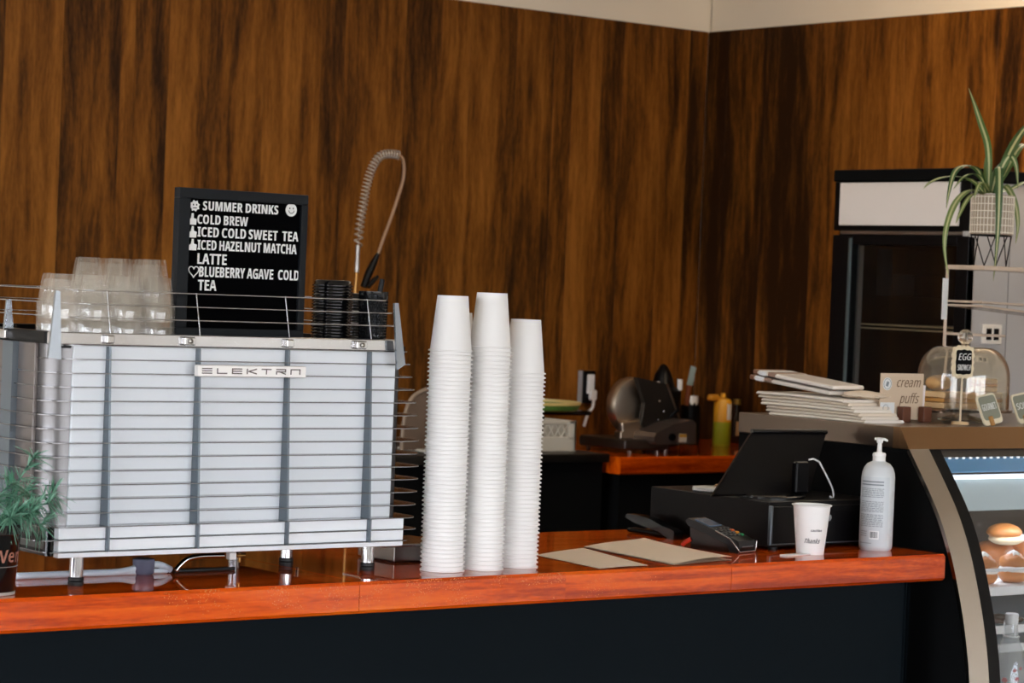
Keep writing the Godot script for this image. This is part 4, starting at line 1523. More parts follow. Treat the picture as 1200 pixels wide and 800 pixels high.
	lid.lathe([Vector2(0.036, 0.0), Vector2(0.0405, 0.0), Vector2(0.041, 0.0015), Vector2(0.0405, 0.003), Vector2(0.038, 0.0035), Vector2(0.037, 0.010), Vector2(0.034, 0.0125), Vector2(0.0, 0.0115), Vector2(0.0, 0.0105), Vector2(0.033, 0.0112), Vector2(0.036, 0.0)], 36)
	var lm := lid.mesh()
	var lc := on_z(388, 390, -4.17)
	for k in 19:
		var o := MeshInstance3D.new()
		o.name = numbered("cup_lid")
		o.mesh = lm
		o.material_override = M.black_gloss
		add_child(o)
		o.position = Vector3(lc.x + rng.randf_range(-1, 1) * 0.0006, TRAY + 0.0062 * k, lc.z)
		o.rotation.y = rng.randf() * TAU
		tag(o, "black plastic cup lid in the stack beside the letter board", "lid", "black cup lids on the espresso machine")
	lc = on_z(406, 390, -4.33)
	for k in 15:
		var o := MeshInstance3D.new()
		o.name = numbered("cup_lid")
		o.mesh = lm
		o.material_override = M.black_gloss
		add_child(o)
		o.position = Vector3(lc.x, TRAY + 0.0062 * k, lc.z)
		tag(o, "black plastic cup lid in the rear stack beside the knurled beaker", "lid", "black cup lids in the rear stack")
	# knurled black beaker with two scrapers
	var kc := on_z(436, 392, -4.09)
	var bk := thing("knurled_beaker", "black knurled metal beaker on the machine corner", "beaker", Vector3(kc.x, TRAY, kc.z))
	mb = MB.new()
	mb.lathe([Vector2(0, 0), Vector2(0.0265, 0), Vector2(0.0285, 0.09), Vector2(0.0295, 0.092), Vector2(0.0295, 0.105), Vector2(0.0275, 0.105), Vector2(0.0255, 0.003), Vector2(0, 0.003)], 36)
	part(bk, "beaker", mb, M.black_gloss)
	mb = MB.new()
	for r in 15:
		for k in 34:
			var a := TAU * (k + 0.5 * (r % 2)) / 34
			var rr := 0.0267 + 0.0019 * r / 15.0
			var c := Vector3(cos(a) * rr, 0.005 + 0.0057 * r, sin(a) * rr)
			var o := Vector3(cos(a), 0, sin(a))
			var t := Vector3(-sin(a), 0, cos(a))
			var q := [c + t * 0.0019, c + Vector3(0, 0.0024, 0), c - t * 0.0019, c - Vector3(0, 0.0024, 0)]
			for j in 4:
				mb.tri(q[j], q[(j + 1) % 4], c + o * 0.0014)
				mb.tri(q[(j + 1) % 4], q[j], c + o * 0.0014)
	var kn := part(bk, "knurling", mb, mat(c8(38, 42, 48), 0.25, 0.5))
	kn.set_meta("kind", "stuff")
	var sb := thing("scraper_brush", "black scraper handle leaning in the knurled beaker", "brush")
	mb = MB.new()
	var s0 := Vector3(kc.x + 0.004, TRAY + 0.02, kc.z - 0.004)
	var s1 := on_z(448, 327, kc.z)
	mb.tube([s0, s0.lerp(s1, 0.7), s1], [0.004, 0.006, 0.0055], 10)
	part(sb, "handle", mb, M.black)

func build_under_machine():
	# hoses and cables on the bar under the machine
	var specs := [
		["water_hose", "pale grey water hose looping under the espresso machine", [[20, 686], [45, 681], [80, 679], [110, 677], [140, 672], [165, 664], [185, 661], [200, 668]], 0.0065, M.hose],
		["water_hose", "thin pale hose lying flat under the espresso machine", [[14, 683], [36, 679], [70, 678], [100, 679], [128, 680], [150, 684], [172, 688], [195, 683]], 0.005, M.hose],
		["power_cable", "black power cable snaking under the espresso machine", [[205, 672], [225, 670], [250, 671], [268, 675], [274, 683]], 0.0036, M.rubber]]
	for s in specs:
		var pts := []
		var i := 0
		for p in s[2]:
			var q := on_y(p[0], p[1] + 0.0, TOP)
			var far: float = clamp(q.z, -4.3, -3.93)
			q = on_z(p[0], p[1], -4.13)
			q.y = max(q.y, TOP + s[3])
			pts.append(q)
			i += 1
		var mb := MB.new()
		mb.tube(smooth_path(pts, 4), s[3], 10)
		single(s[0], mb, s[4], s[1], "hose" if s[0] == "water_hose" else "cable")
	var z := -4.10
	var v := thing("braided_hose", "braided steel hose with a white valve under the machine", "hose")
	var pts := []
	for p in [[206, 668], [212, 661], [220, 655], [232, 652], [250, 651], [262, 651]]:
		pts.append(on_z(p[0], p[1], z))
	var mb := MB.new()
	mb.tube(smooth_path(pts, 4), 0.005, 10)
	part(v, "hose", mb, M.chrome)
	mb = MB.new()
	var c := on_z(271, 651, z)
	mb.box(c, Vector3(0.016, 0.015, 0.015), 0.002)
	part(v, "valve", mb, M.white)
	mb = MB.new()
	mb.tube([c + Vector3(0.008, 0, 0), c + Vector3(0.03, 0, 0)], 0.004, 10)
	mb.box(c + Vector3(0.018, -0.004, 0), Vector3(0.004, 0.018, 0.006), 0.001)
	part(v, "fitting", mb, M.brass)
	mb = MB.new()
	var dcen := on_y(213, 683, TOP)
	mb.lathe([Vector2(0, 0), Vector2(0.016, 0), Vector2(0.02, 0.004), Vector2(0.021, 0.028), Vector2(0.019, 0.03), Vector2(0, 0.03)], 20, Transform3D(Basis.IDENTITY, Vector3(dcen.x, TOP, -4.13)))
	single("drain_cup", mb, mat(c8(96, 98, 116), 0.25), "small grey drain cup among the hoses under the machine", "cup")
	# steel knock box beside the cup stacks
	var kb := thing("knock_box", "low polished steel box behind the cup stacks", "box", Vector3(3.015, TOP, -4.20))
	mb = MB.new()
	mb.box(Vector3(0, 0.018, 0), Vector3(0.13, 0.03, 0.13), 0.002)
	part(kb, "body", mb, M.brushed)
	mb = MB.new()
	mb.box(Vector3(-0.01, 0.036, 0), Vector3(0.17, 0.006, 0.15), 0.002)
	part(kb, "lid", mb, M.chrome)
	mb = MB.new()
	mb.box(Vector3(0, 0.0015, 0), Vector3(0.11, 0.003, 0.11), 0.001)
	part(kb, "foot", mb, M.rubber)

func smooth_path(p: Array, k: int) -> Array:
	var out := []
	for i in p.size() - 1:
		for j in k:
			out.append(p[i].cubic_interpolate(p[i + 1], p[max(i - 1, 0)], p[min(i + 2, p.size() - 1)], float(j) / k))
	out.append(p[-1])
	return out

# ---------------------------------------------------------------- along the back wall
func build_back_things():
	const S := 1.06
	# spring hose tap
	var f := thing("spring_tap", "chrome spring hose tap arching in front of the wood wall", "tap")
	var z := -6.98
	var mb := MB.new()
	var foot := on_z(416, 345, z)
	mb.lathe([Vector2(0, 0), Vector2(0.028, 0), Vector2(0.028, 0.012), Vector2(0.014, 0.02), Vector2(0.011, 0.03), Vector2(0, 0.03)], 20, Transform3D(Basis.IDENTITY, Vector3(foot.x, S, z)))
	part(f, "base", mb, M.chrome)
	mb = MB.new()
	var r1 := on_z(418, 318, z)
	mb.tube([Vector3(foot.x, S + 0.02, z), foot, on_z(418, 320, z)], 0.0045, 10)
	part(f, "riser", mb, M.brass)
	mb = MB.new()
	mb.tube([on_z(418, 319, z), on_z(418.4, 312, z), on_z(419, 300, z), on_z(419.5, 287, z)], [0.008, 0.0085, 0.007, 0.008], 12)
	part(f, "sleeve", mb, M.brushed)
	var path := []
	for p in [[419.5, 288], [422, 262], [426, 238], [431, 212], [437, 195], [444, 184], [452, 180.5], [461, 180.5], [468, 182]]:
		path.append(on_z(p[0], p[1], z))
	path = smooth_path(path, 6)
	mb = MB.new()
	mb.tube(path, 0.0035, 8)
	part(f, "hose", mb, mat(c8(120, 92, 66), 0.4))
	var curve := Curve3D.new()
	for p in path: curve.add_point(p)
	var coil := []
	var L := curve.get_baked_length()
	var turns := 30
	var pts_per := 10
	for k in turns * pts_per + 1:
		var s := float(k) / (turns * pts_per)
		var sl := pow(s, 0.8)
		var c := curve.sample_baked(L * sl)
		var d := (curve.sample_baked(min(L * sl + 0.004, L)) - curve.sample_baked(max(L * sl - 0.004, 0.0))).normalized()
		var a := d.cross(Vector3(0, 0, 1)).normalized()
		var b := a.cross(d)
		var an := TAU * k / pts_per
		coil.append(c + (a * cos(an) + b * sin(an)) * 0.0135)
	mb = MB.new()
	mb.tube(coil, 0.0022, 6)
	part(f, "spring", mb, mat(c8(206, 200, 192), 0.35, 0.6))
	path = []
	for p in [[468, 182], [472, 187], [473.5, 198], [472, 212], [466, 232], [458, 256], [449, 280], [443, 298]]:
		path.append(on_z(p[0], p[1], z + 0.02))
	mb = MB.new()
	mb.tube(smooth_path(path, 5), 0.0055, 8)
	part(f, "hose", mb, mat(c8(150, 118, 92), 0.4))
	mb = MB.new()
	mb.tube([on_z(443, 297, z + 0.02), on_z(438, 308, z + 0.02), on_z(432, 320, z + 0.02), on_z(426, 336, z + 0.02)], [0.006, 0.012, 0.013, 0.011], 12)
	var grip := part(f, "spray_handle", mb, M.black)
	mb = MB.new()
	mb.tube([on_z(431, 336, z + 0.02), on_z(437, 329, z + 0.02), on_z(443, 324, z + 0.02)], [0.008, 0.009, 0.006], 10)
	part(grip, "lever", mb, M.black)
	# dish rack with arched frame
	var rk := thing("dish_rack", "off-white plastic dish crate with diamond lattice by the back wall", "crate")
	var zr := -6.72
	var c0 := on_z(500, 527, zr)
	var c1 := on_z(675, 525.5, zr)
	var top := on_z(673, 493, zr).y
	mb = MB.new()
	slab_box(mb, c0.x, c1.x, S + 0.004, S + 0.052, zr - 0.012, zr, 0.004)
	slab_box(mb, c0.x, c1.x - 0.004, top - 0.012, top, zr - 0.012, zr, 0.003)
	slab_box(mb, c1.x - 0.035, c1.x, S + 0.04, top, zr - 0.012, zr, 0.003)
	slab_box(mb, c1.x - 0.012, c1.x, S + 0.001, top, zr - 0.17, zr, 0.003)
	slab_box(mb, c0.x, c1.x, S + 0.001, S + 0.01, zr - 0.17, zr, 0.002)
	part(rk, "crate", mb, M.rack)
	var x := c1.x - 0.035
	while x > c0.x + 0.03:
		for s in [-1, 1]:
			mb = MB.new()
			var a := Vector3(x, S + 0.05, zr - 0.006)
			var b := Vector3(x - 0.03, top - 0.01, zr - 0.006)
			if s > 0:
				a = Vector3(x - 0.03, S + 0.05, zr - 0.006); b = Vector3(x, top - 0.01, zr - 0.006)
			mb.tube([a, b], 0.0024, 6)
			part(rk, "slat", mb, M.rack)
		x -= 0.03
	var ar := thing("plate_holder", "grey arched plate holder partly hidden behind the cup stacks", "rack")
	mb = MB.new()
	var arch := []
	for p in [[470, 545], [472, 505], [476, 480], [484, 465], [497, 457], [512, 456], [526, 462], [534, 478], [537, 510], [537, 545]]:
		var q := on_z(p[0], p[1], -6.78)
		q.y = max(q.y, S + 0.006)
		arch.append(q)
	mb.tube(smooth_path(arch, 4), 0.007, 8)
	part(ar, "arch", mb, mat(c8(140, 122, 104), 0.5))
	mb = MB.new()
	var pp := PackedVector2Array()
	for q in smooth_path(arch, 4): pp.append(Vector2(q.x, q.y))
	mb.prism(pp, 0.004, Transform3D(Basis.IDENTITY, Vector3(0, 0, -6.785)))
	part(ar, "back_plate", mb, mat(c8(104, 86, 72), 0.6))
	# black scale with a green dish
	var sc := thing("kitchen_scale", "flat black kitchen scale behind the dish crate", "scale", Vector3(5.44, S, -7.08))
	mb = MB.new()
	mb.box(Vector3(0, 0.055, 0), Vector3(0.34, 0.11, 0.24), 0.01)
	part(sc, "body", mb, M.black)
	mb = MB.new()
	mb.box(Vector3(0.09, 0.118, 0), Vector3(0.56, 0.016, 0.25), 0.006)
	part(sc, "platform", mb, M.black_gloss)
	mb = MB.new()
	var dc := on_z(640, 478, -7.0)
	mb.lathe([Vector2(0, 0), Vector2(0.16, 0), Vector2(0.172, 0.006), Vector2(0.178, 0.024), Vector2(0.174, 0.024), Vector2(0.165, 0.008), Vector2(0, 0.006)], 40)
	var dish := thing("green_dish", "shallow green dish with a cream rim on the scale", "dish", Vector3(5.60, S + 0.126, -7.05))
	part(dish, "dish", mb, mat(c8(72, 112, 46), 0.35))
	mb = MB.new()
	mb.lathe([Vector2(0.173, 0.022), Vector2(0.181, 0.023), Vector2(0.182, 0.032), Vector2(0.174, 0.033), Vector2(0.173, 0.022)], 40)
	part(dish, "rim", mb, mat(c8(206, 180, 112), 0.4))
	# wall socket with a plug
	var so := thing("wall_socket", "black wall socket box with a white plug on the wood wall", "socket", on_z(685, 453, WALL_Z))
	mb = MB.new()
	mb.box(Vector3(0, 0, 0.014), Vector3(0.062, 0.125, 0.028), 0.003)
	part(so, "box", mb, M.black)
	mb = MB.new()
	mb.box(Vector3(-0.032, 0, 0.012), Vector3(0.006, 0.125, 0.024), 0.001)
	part(so, "side_plate", mb, mat(c8(150, 150, 150), 0.4))
	mb = MB.new()
	mb.box(Vector3(0.002, 0.012, 0.034), Vector3(0.032, 0.075, 0.014), 0.004)
	mb.box(Vector3(0.01, -0.03, 0.04), Vector3(0.03, 0.04, 0.022), 0.005)
	var pg := part(so, "plug", mb, M.plastic_white)
	mb = MB.new()
	mb.tube(smooth_path([Vector3(0.01, -0.04, 0.045), Vector3(0.004, -0.075, 0.05), Vector3(-0.01, -0.1, 0.04), Vector3(-0.02, -0.15, 0.03)], 4), 0.006, 8)
	part(pg, "cord", mb, M.plastic_white)
	meat_slicer()
	# bottles and jars on the corner counter
	var yb := thing("spray_bottle", "yellow and green bottle on the corner counter", "bottle", on_y(845, 522))
	mb = MB.new()
	mb.lathe([Vector2(0, 0), Vector2(0.032, 0), Vector2(0.034, 0.006), Vector2(0.034, 0.09), Vector2(0, 0.09)], 24)
	part(yb, "lower_body", mb, mat(c8(150, 160, 30), 0.4))
	mb = MB.new()
	mb.lathe([Vector2(0, 0.09), Vector2(0.034, 0.09), Vector2(0.034, 0.168), Vector2(0.028, 0.178), Vector2(0.01, 0.182), Vector2(0.008, 0.2), Vector2(0, 0.2)], 24)
	part(yb, "upper_body", mb, mat(c8(216, 158, 34), 0.4))
	mb = MB.new()
	mb.box(Vector3(-0.05, 0.182, 0.0), Vector3(0.05, 0.026, 0.03), 0.008)
	mb.box(Vector3(-0.02, 0.182, 0.0), Vector3(0.04, 0.008, 0.012), 0.002)
	part(yb, "nozzle", mb, mat(c8(204, 140, 40), 0.4))
	mb = MB.new()
	mb.lathe([Vector2(0.0345, 0.1), Vector2(0.0345, 0.16)], 10, Transform3D.IDENTITY, 0.8, 1.0)
	part(yb, "label", mb, M.plastic_white)
	var db := thing("sauce_bottle", "dark sauce bottle with a gold cap beside the yellow bottle", "bottle", on_y(862, 519))
	mb = MB.new()
	mb.lathe([Vector2(0, 0), Vector2(0.022, 0), Vector2(0.023, 0.004), Vector2(0.023, 0.1), Vector2(0.012, 0.125), Vector2(0.011, 0.15), Vector2(0, 0.15)], 20)
	part(db, "body", mb, mat(c8(26, 16, 10), 0.15))
	mb = MB.new()
	mb.lathe([Vector2(0, 0.15), Vector2(0.014, 0.15), Vector2(0.014, 0.17), Vector2(0, 0.172)], 16)
	part(db, "cap", mb, mat(c8(150, 120, 50), 0.3, 0.6))
	mb = MB.new()
	mb.lathe([Vector2(0.0234, 0.03), Vector2(0.0234, 0.085)], 10, Transform3D.IDENTITY, 2.0, 0.4)
	part(db, "label", mb, mat(c8(150, 120, 86), 0.6))
	var gr := thing("steel_grater", "white perforated cylinder behind the slicer", "grater", on_y(809, 514))
	mb = MB.new()
	mb.lathe([Vector2(0, 0), Vector2(0.025, 0), Vector2(0.025, 0.17), Vector2(0.022, 0.17), Vector2(0.022, 0.004), Vector2(0, 0.004)], 20)
	part(gr, "tube", mb, M.plastic_white)
	mb = MB.new()
	for r in 3:
		for k in 8:
			var a := TAU * k / 8.0 + 0.3
			var o := Vector3(cos(a), 0, sin(a))
			mb.lathe([Vector2(0.0, 0.0), Vector2(0.005, 0.0), Vector2(0.005, 0.001), Vector2(0, 0.001)], 10, Transform3D(Basis(Quaternion(Vector3.UP, o)), o * 0.0247 + Vector3(0, 0.09 + 0.024 * r, 0)))
	part(gr, "holes", mb, M.black)
	# knives and a jar in the corner
	var kj := thing("utensil_jar", "dark jar holding a broad blade in the wall corner", "jar", Vector3(6.43, TOP, -7.12))
	mb = MB.new()
	mb.lathe([Vector2(0, 0), Vector2(0.038, 0), Vector2(0.04, 0.15), Vector2(0.037, 0.15), Vector2(0.036, 0.005), Vector2(0, 0.005)], 24)
	part(kj, "jar", mb, M.black)
	var sp := thing("spatula", "brown handled spatula with pale blue blade in the jar", "spatula", Vector3(6.43, TOP, -7.12))
	mb = MB.new()
	mb.box(Vector3(0.0, 0.26, 0.0), Vector3(0.028, 0.075, 0.004), 0.001, Basis(Vector3(0, 0, 1), -0.25))
	part(sp, "blade", mb, mat(c8(150, 176, 180), 0.35))
	mb = MB.new()
	mb.tube([Vector3(-0.03, 0.02, 0), Vector3(-0.012, 0.225, 0)], 0.01, 8)
	part(sp, "handle", mb, mat(c8(120, 60, 24), 0.5))
	var bk := thing("coffee_grinder", "small black grinder in the shadow behind the slicer", "grinder", Vector3(6.27, TOP, -7.1))
	mb = MB.new()
	mb.lathe([Vector2(0, 0), Vector2(0.07, 0), Vector2(0.07, 0.2), Vector2(0.06, 0.215), Vector2(0.045, 0.22), Vector2(0.03, 0.27), Vector2(0.012, 0.30), Vector2(0, 0.305)], 24)
	part(bk, "body", mb, M.black)
	mb = MB.new()
	mb.tube([Vector3(0.04, 0.21, 0.05), Vector3(0.04, 0.25, 0.05)], 0.01, 8)
	mb.tube([Vector3(-0.06, 0.21, 0.04), Vector3(-0.06, 0.24, 0.04)], 0.007, 8)
	part(bk, "knob", mb, M.plastic_white)

func meat_slicer():
	var s := thing("meat_slicer", "steel meat slicer with round blade guard on the corner counter", "slicer")
	var T := TOP
	var z := -6.78
	var steel := mat(c8(206, 188, 166), 0.36, 1.0)
	# round blade guard, seen nearly face on
	var gc := on_z(735, 474, z - 0.1)
	var r := 0.1
	var mb := MB.new()
	var ax := Basis(Vector3(1, 0, 0), PI / 2)
	mb.lathe([Vector2(0, 0), Vector2(r * 0.98, 0), Vector2(r, 0.01), Vector2(r, 0.03), Vector2(r * 0.94, 0.042), Vector2(r * 0.6, 0.05), Vector2(0, 0.053)], 40, Transform3D(ax, gc))
	part(s, "blade_guard", mb, steel)
	mb = MB.new()
	var lp := on_z(740, 512, z - 0.02)
	mb.box(Vector3(lp.x - 0.0, T + 0.09, z - 0.03), Vector3(0.10, 0.05, 0.03), 0.01, Basis(Vector3(0, 0, 1), 0.12))
	mb.box(Vector3(lp.x + 0.0, T + 0.06, z - 0.035), Vector3(0.11, 0.03, 0.04), 0.006)
	part(s, "chute", mb, steel)
	# dark sliding plate
	mb = MB.new()
	var q := []
	for p in [[747, 442], [782, 450], [798, 497], [765, 508], [753, 498], [757, 472]]:
		var w := on_z(p[0], p[1], z)
		q.append(Vector2(w.x, w.y))
	mb.prism(PackedVector2Array(q), -0.02, Transform3D(Basis.IDENTITY, Vector3(0, 0, z - 0.005)))
	part(s, "sliding_plate", mb, mat(c8(30, 26, 22), 0.4))
	mb = MB.new()
	mb.tube([on_z(782, 450, z), on_z(799, 498, z)], 0.004, 8)
	part(s, "plate_edge", mb, mat(c8(150, 130, 110), 0.3, 1.0))
	# base housing
	mb = MB.new()
	q = []
	for p in [[767, 512], [770, 507], [790, 497], [812, 492], [816, 496], [816, 520], [770, 521], [767, 517]]:
		var w := on_z(p[0], p[1], z + 0.1)
		q.append(Vector2(w.x, w.y))
	mb.prism(PackedVector2Array(q), -0.16, Transform3D(Basis.IDENTITY, Vector3(0, 0, z + 0.1)))
	var hs := part(s, "base_housing", mb, mat(c8(120, 108, 100), 0.35, 0.8))
	mb = MB.new()
	var kn := on_z(787, 512, z + 0.1)
	mb.lathe([Vector2(0, 0), Vector2(0.014, 0), Vector2(0.013, 0.008), Vector2(0, 0.009)], 20, Transform3D(ax, kn))
	part(hs, "switch_knob", mb, M.black)
	mb = MB.new()
	var lb := on_z(800, 513, z + 0.1)
	mb.box(lb, Vector3(0.036, 0.03, 0.002))
	part(hs, "label", mb, mat(c8(205, 196, 178), 0.5))
	mb = MB.new()
	mb.box(lb + Vector3(0, 0.008, 0.001), Vector3(0.034, 0.011, 0.002))
	part(hs, "warning_label", mb, mat(c8(196, 150, 40), 0.5))
	mb = MB.new()
	var b0 := on_z(715, 505, z)
	slab_box(mb, b0.x + 0.02, on_z(768, 505, z).x + 0.02, T + 0.012, T + 0.05, z - 0.2, z + 0.06, 0.008)
	part(s, "bed", mb, mat(c8(46, 38, 32), 0.35))
	for p in [[0.03, 0.07], [0.16, 0.07], [0.19, 0.08], [0.05, -0.18], [0.2, -0.05]]:
		mb = MB.new()
		mb.lathe([Vector2(0, 0), Vector2(0.008, 0), Vector2(0.008, 0.03), Vector2(0, 0.03)], 10, Transform3D(Basis.IDENTITY, Vector3(b0.x + p[0] + 0.03, T, z + p[1] - 0.03)))
		part(s, "foot", mb, mat(c8(120, 108, 100), 0.4, 0.6))
	mb = MB.new()
	mb.tube([on_z(786, 488, z), on_z(795, 480, z + 0.02), on_z(792, 470, z + 0.03)], 0.006, 8)
	part(s, "pusher_handle", mb, M.black)
	for p in [[773, 470], [778, 482], [772, 492], [781, 493]]:
		mb = MB.new()
		mb.ball(on_z(p[0], p[1], z + 0.008), Vector3(0.004, 0.004, 0.004), 0.0, null, 0.0, 6, 8)
		part(s, "rivet", mb, M.chrome)

# ---------------------------------------------------------------- inside the case
func build_case_contents():
	var nz := noise(77, 0.05, 2)
	var crust := mat(c8(190, 118, 56), 0.5)
	var crust2 := mat(c8(168, 96, 44), 0.5)
	var cream := mat(c8(244, 242, 236), 0.5)
	var pale := mat(c8(226, 200, 160), 0.7)
	var y0: float = shelf_y(0)
	# two plain buns on a larger loaf
	var loaf_specs := [[1165, 640, -4.26, 0.055, 0.04, "wide brown bread roll on the upper case shelf", crust2], [1200, 641, -4.24, 0.05, 0.038, "brown bread roll beside the wide roll in the case", crust2]]
	for l in loaf_specs:
		var c := on_z(l[0], l[1], l[2])
		var mb := MB.new()
		mb.ball(Vector3(0, l[4], 0), Vector3(l[3] * 1.25, l[4], l[3]), 0.12, nz, 0.0)
		single("bread_roll", mb, l[6], l[5], "bread", Vector3(c.x, y0, c.z), 0.4)
	var t := thing("cream_roll", "split glossy roll with white filling on the other rolls", "bread", Vector3(on_z(1177, 620, -4.22).x, y0 + 0.068, -4.22), 0.25)
	var mb := MB.new()
	mb.ball(Vector3(0, 0.034, 0), Vector3(0.052, 0.024, 0.042), 0.06, nz, 0.3)
	part(t, "upper_half", mb, crust)
	mb = MB.new()
	mb.ball(Vector3(0.002, 0.018, 0.004), Vector3(0.05, 0.018, 0.042), 0.05, nz, 0.2)
	part(t, "lower_half", mb, pale)
	mb = MB.new()
	mb.ball(Vector3(0.024, 0.022, 0.028), Vector3(0.02, 0.012, 0.016), 0.2, nz)
	part(t, "filling", mb, cream)
	# cream puffs with star of cream
	for q in [[1151, 668, -4.06, "cream puff with a star of white cream beside the case edge"], [1187, 667, -4.06, "cream puff with a swirl of cream behind the price rail"]]:
		var c := on_z(q[0], q[1], q[2])
		var p := thing("cream_puff", q[3], "pastry", Vector3(c.x, y0 + 0.001, c.z), 0.0, "cream puffs in the display case")
		mb = MB.new()
		mb.ball(Vector3(0, 0.02, 0), Vector3(0.038, 0.02, 0.036), 0.15, nz)
		part(p, "base", mb, crust)
		mb = MB.new()
		mb.ball(Vector3(0, 0.034, 0.003), Vector3(0.038, 0.012, 0.036), 0.1, nz)
		part(p, "filling", mb, cream)
		mb = MB.new()
		mb.ball(Vector3(0, 0.047, 0), Vector3(0.036, 0.024, 0.034), 0.18, nz)
		part(p, "top", mb, crust)
		mb = MB.new()
		var pr := []
		for k in 40:
			pr.append(k)
		var star := []
		for r in 6:
			var line := []
			var f := r / 5.0
			for k in 32:
				var a := TAU * k / 32 + f * 0.6
				var rr := 0.0145 * (1.0 - f * f) * (1.0 + 0.28 * cos(a * 8.0))
				line.append(Vector3(cos(a) * rr, 0.066 + f * 0.014, sin(a) * rr))
			star.append(line)
		mb.grid(star, true, Rect2(0, 0, 1, 1), true)
		part(p, "cream_star", mb, cream)
	# white paper trays under the puffs
	mb = MB.new()
	slab_box(mb, CASE_X + 0.12, 5.2, y0, y0 + 0.001, -4.13, -3.995)
	single("tray_liner", mb, M.paper_white, "white paper liner under the cream puffs", "liner")
	# dark cookies on the second shelf
	var y1: float = shelf_y(1)
	for k in 5:
		mb = MB.new()
		mb.ball(Vector3(0, 0.008, 0), Vector3(0.022, 0.008, 0.022), 0.3, nz)
		var c := on_z(1152 + 9 * k, 730, -4.07)
		single("chocolate_cookie", mb, mat(c8(70, 46, 34), 0.8), "dark chocolate cookie on the lower case shelf", "cookie", Vector3(c.x + 0.02 * (k % 2), y1, c.z - 0.035 * (k % 2)), 0.0, "dark cookies on the lower shelf")
	# swing top bottles with red flowers
	for q in [[1186, 718, -3.915, "clear swing top bottle painted with red flowers in the case"], [1136, 758, -4.05, "clear swing top bottle beside the case edge"]]:
		if q[0] < 1180: continue
		var c := on_z(q[0], q[1], q[2])
		bottle(Vector3(c.x, 0.56, c.z), c.y - 0.56, q[3])

func shelf_y(i: int) -> float:
	return [on_z(1165, 690, -3.985).y, on_z(1165, 735, -4.02).y, on_z(1165, 757, -4.02).y, 0.56][i]

func bottle(at: Vector3, h: float, label: String):
	var b := thing("glass_bottle", label, "bottle", at)
	var mb := MB.new()
	var s := h / 0.30
	mb.lathe([Vector2(0, 0), Vector2(0.04, 0), Vector2(0.044, 0.005), Vector2(0.044, 0.14 * s), Vector2(0.041, 0.17 * s), Vector2(0.03, 0.225 * s), Vector2(0.017, 0.255 * s), Vector2(0.0145, 0.285 * s), Vector2(0.013, 0.285 * s), Vector2(0.0155, 0.254 * s), Vector2(0.0285, 0.222 * s), Vector2(0.042, 0.14 * s), Vector2(0.042, 0.007), Vector2(0, 0.006)], 32)
	var gm := mat(Color(0.82, 0.86, 0.88, 0.16), 0.05)
	gm.transparency = BaseMaterial3D.TRANSPARENCY_ALPHA
	part(b, "glass", mb, gm)
	mb = MB.new()
	mb.lathe([Vector2(0, 0.276 * s), Vector2(0.014, 0.276 * s), Vector2(0.0155, 0.28 * s), Vector2(0.0155, 0.298 * s), Vector2(0.013, 0.3 * s), Vector2(0, 0.3 * s)], 24)
	part(b, "stopper", mb, M.plastic_white)
	mb = MB.new()
	var th := atan2(-at.z, -at.x)
	var r0 := 0.0175
	var ring := []
	for k in 20:
		ring.append(Vector3(cos(TAU * k / 20) * 0.0185, 0.252 * s, sin(TAU * k / 20) * 0.0185))
	mb.tube(ring, 0.002, 6, true)
	for a in [th - 0.5, th + 1.2]:
		mb.tube([Vector3(cos(a) * 0.0185, 0.252 * s, sin(a) * 0.0185), Vector3(cos(a) * 0.0175, 0.285 * s, sin(a) * 0.0175)], 0.0015, 6)
	part(b, "wire_bail", mb, M.plastic_white)
	var red := mat(c8(170, 24, 30), 0.4)
	for q in [[0.25, 0.165, 1.0], [-0.45, 0.168, 0.8], [0.62, 0.125, 1.0], [-0.1, 0.13, 1.1], [-0.3, 0.186, 0.6], [0.05, 0.09, 1.0], [-0.55, 0.11, 0.9], [0.5, 0.07, 0.9], [-0.72, 0.19, 0.5]]:
		mb = MB.new()
		var a: float = th + q[0]
		var y: float = q[1] * s
		var rr := 0.0443 if q[1] < 0.14 else lerpf(0.0443, 0.0405, clamp((q[1] - 0.14) / 0.03, 0.0, 1.0))
		if q[1] > 0.17: rr = lerpf(0.0412, 0.036, (q[1] - 0.17) / 0.03)
		var o := Vector3(cos(a), 0, sin(a))
		var tt := Vector3(-sin(a), 0, cos(a))
		var c := o * (rr + 0.0004) + Vector3(0, y, 0)
		for k in 6:
			var an := TAU * k / 6.0
			var d := tt * cos(an) + Vector3.UP * sin(an)
			var e := tt * -sin(an) + Vector3.UP * cos(an)
			var L: float = 0.0078 * q[2]
			mb.tri_n(c, c + d * L * 0.7 + e * L * 0.3, c + d * L, o, o, o)
			mb.tri_n(c, c + d * L, c + d * L * 0.7 - e * L * 0.3, o, o, o)
		part(b, "painted_flower", mb, red)

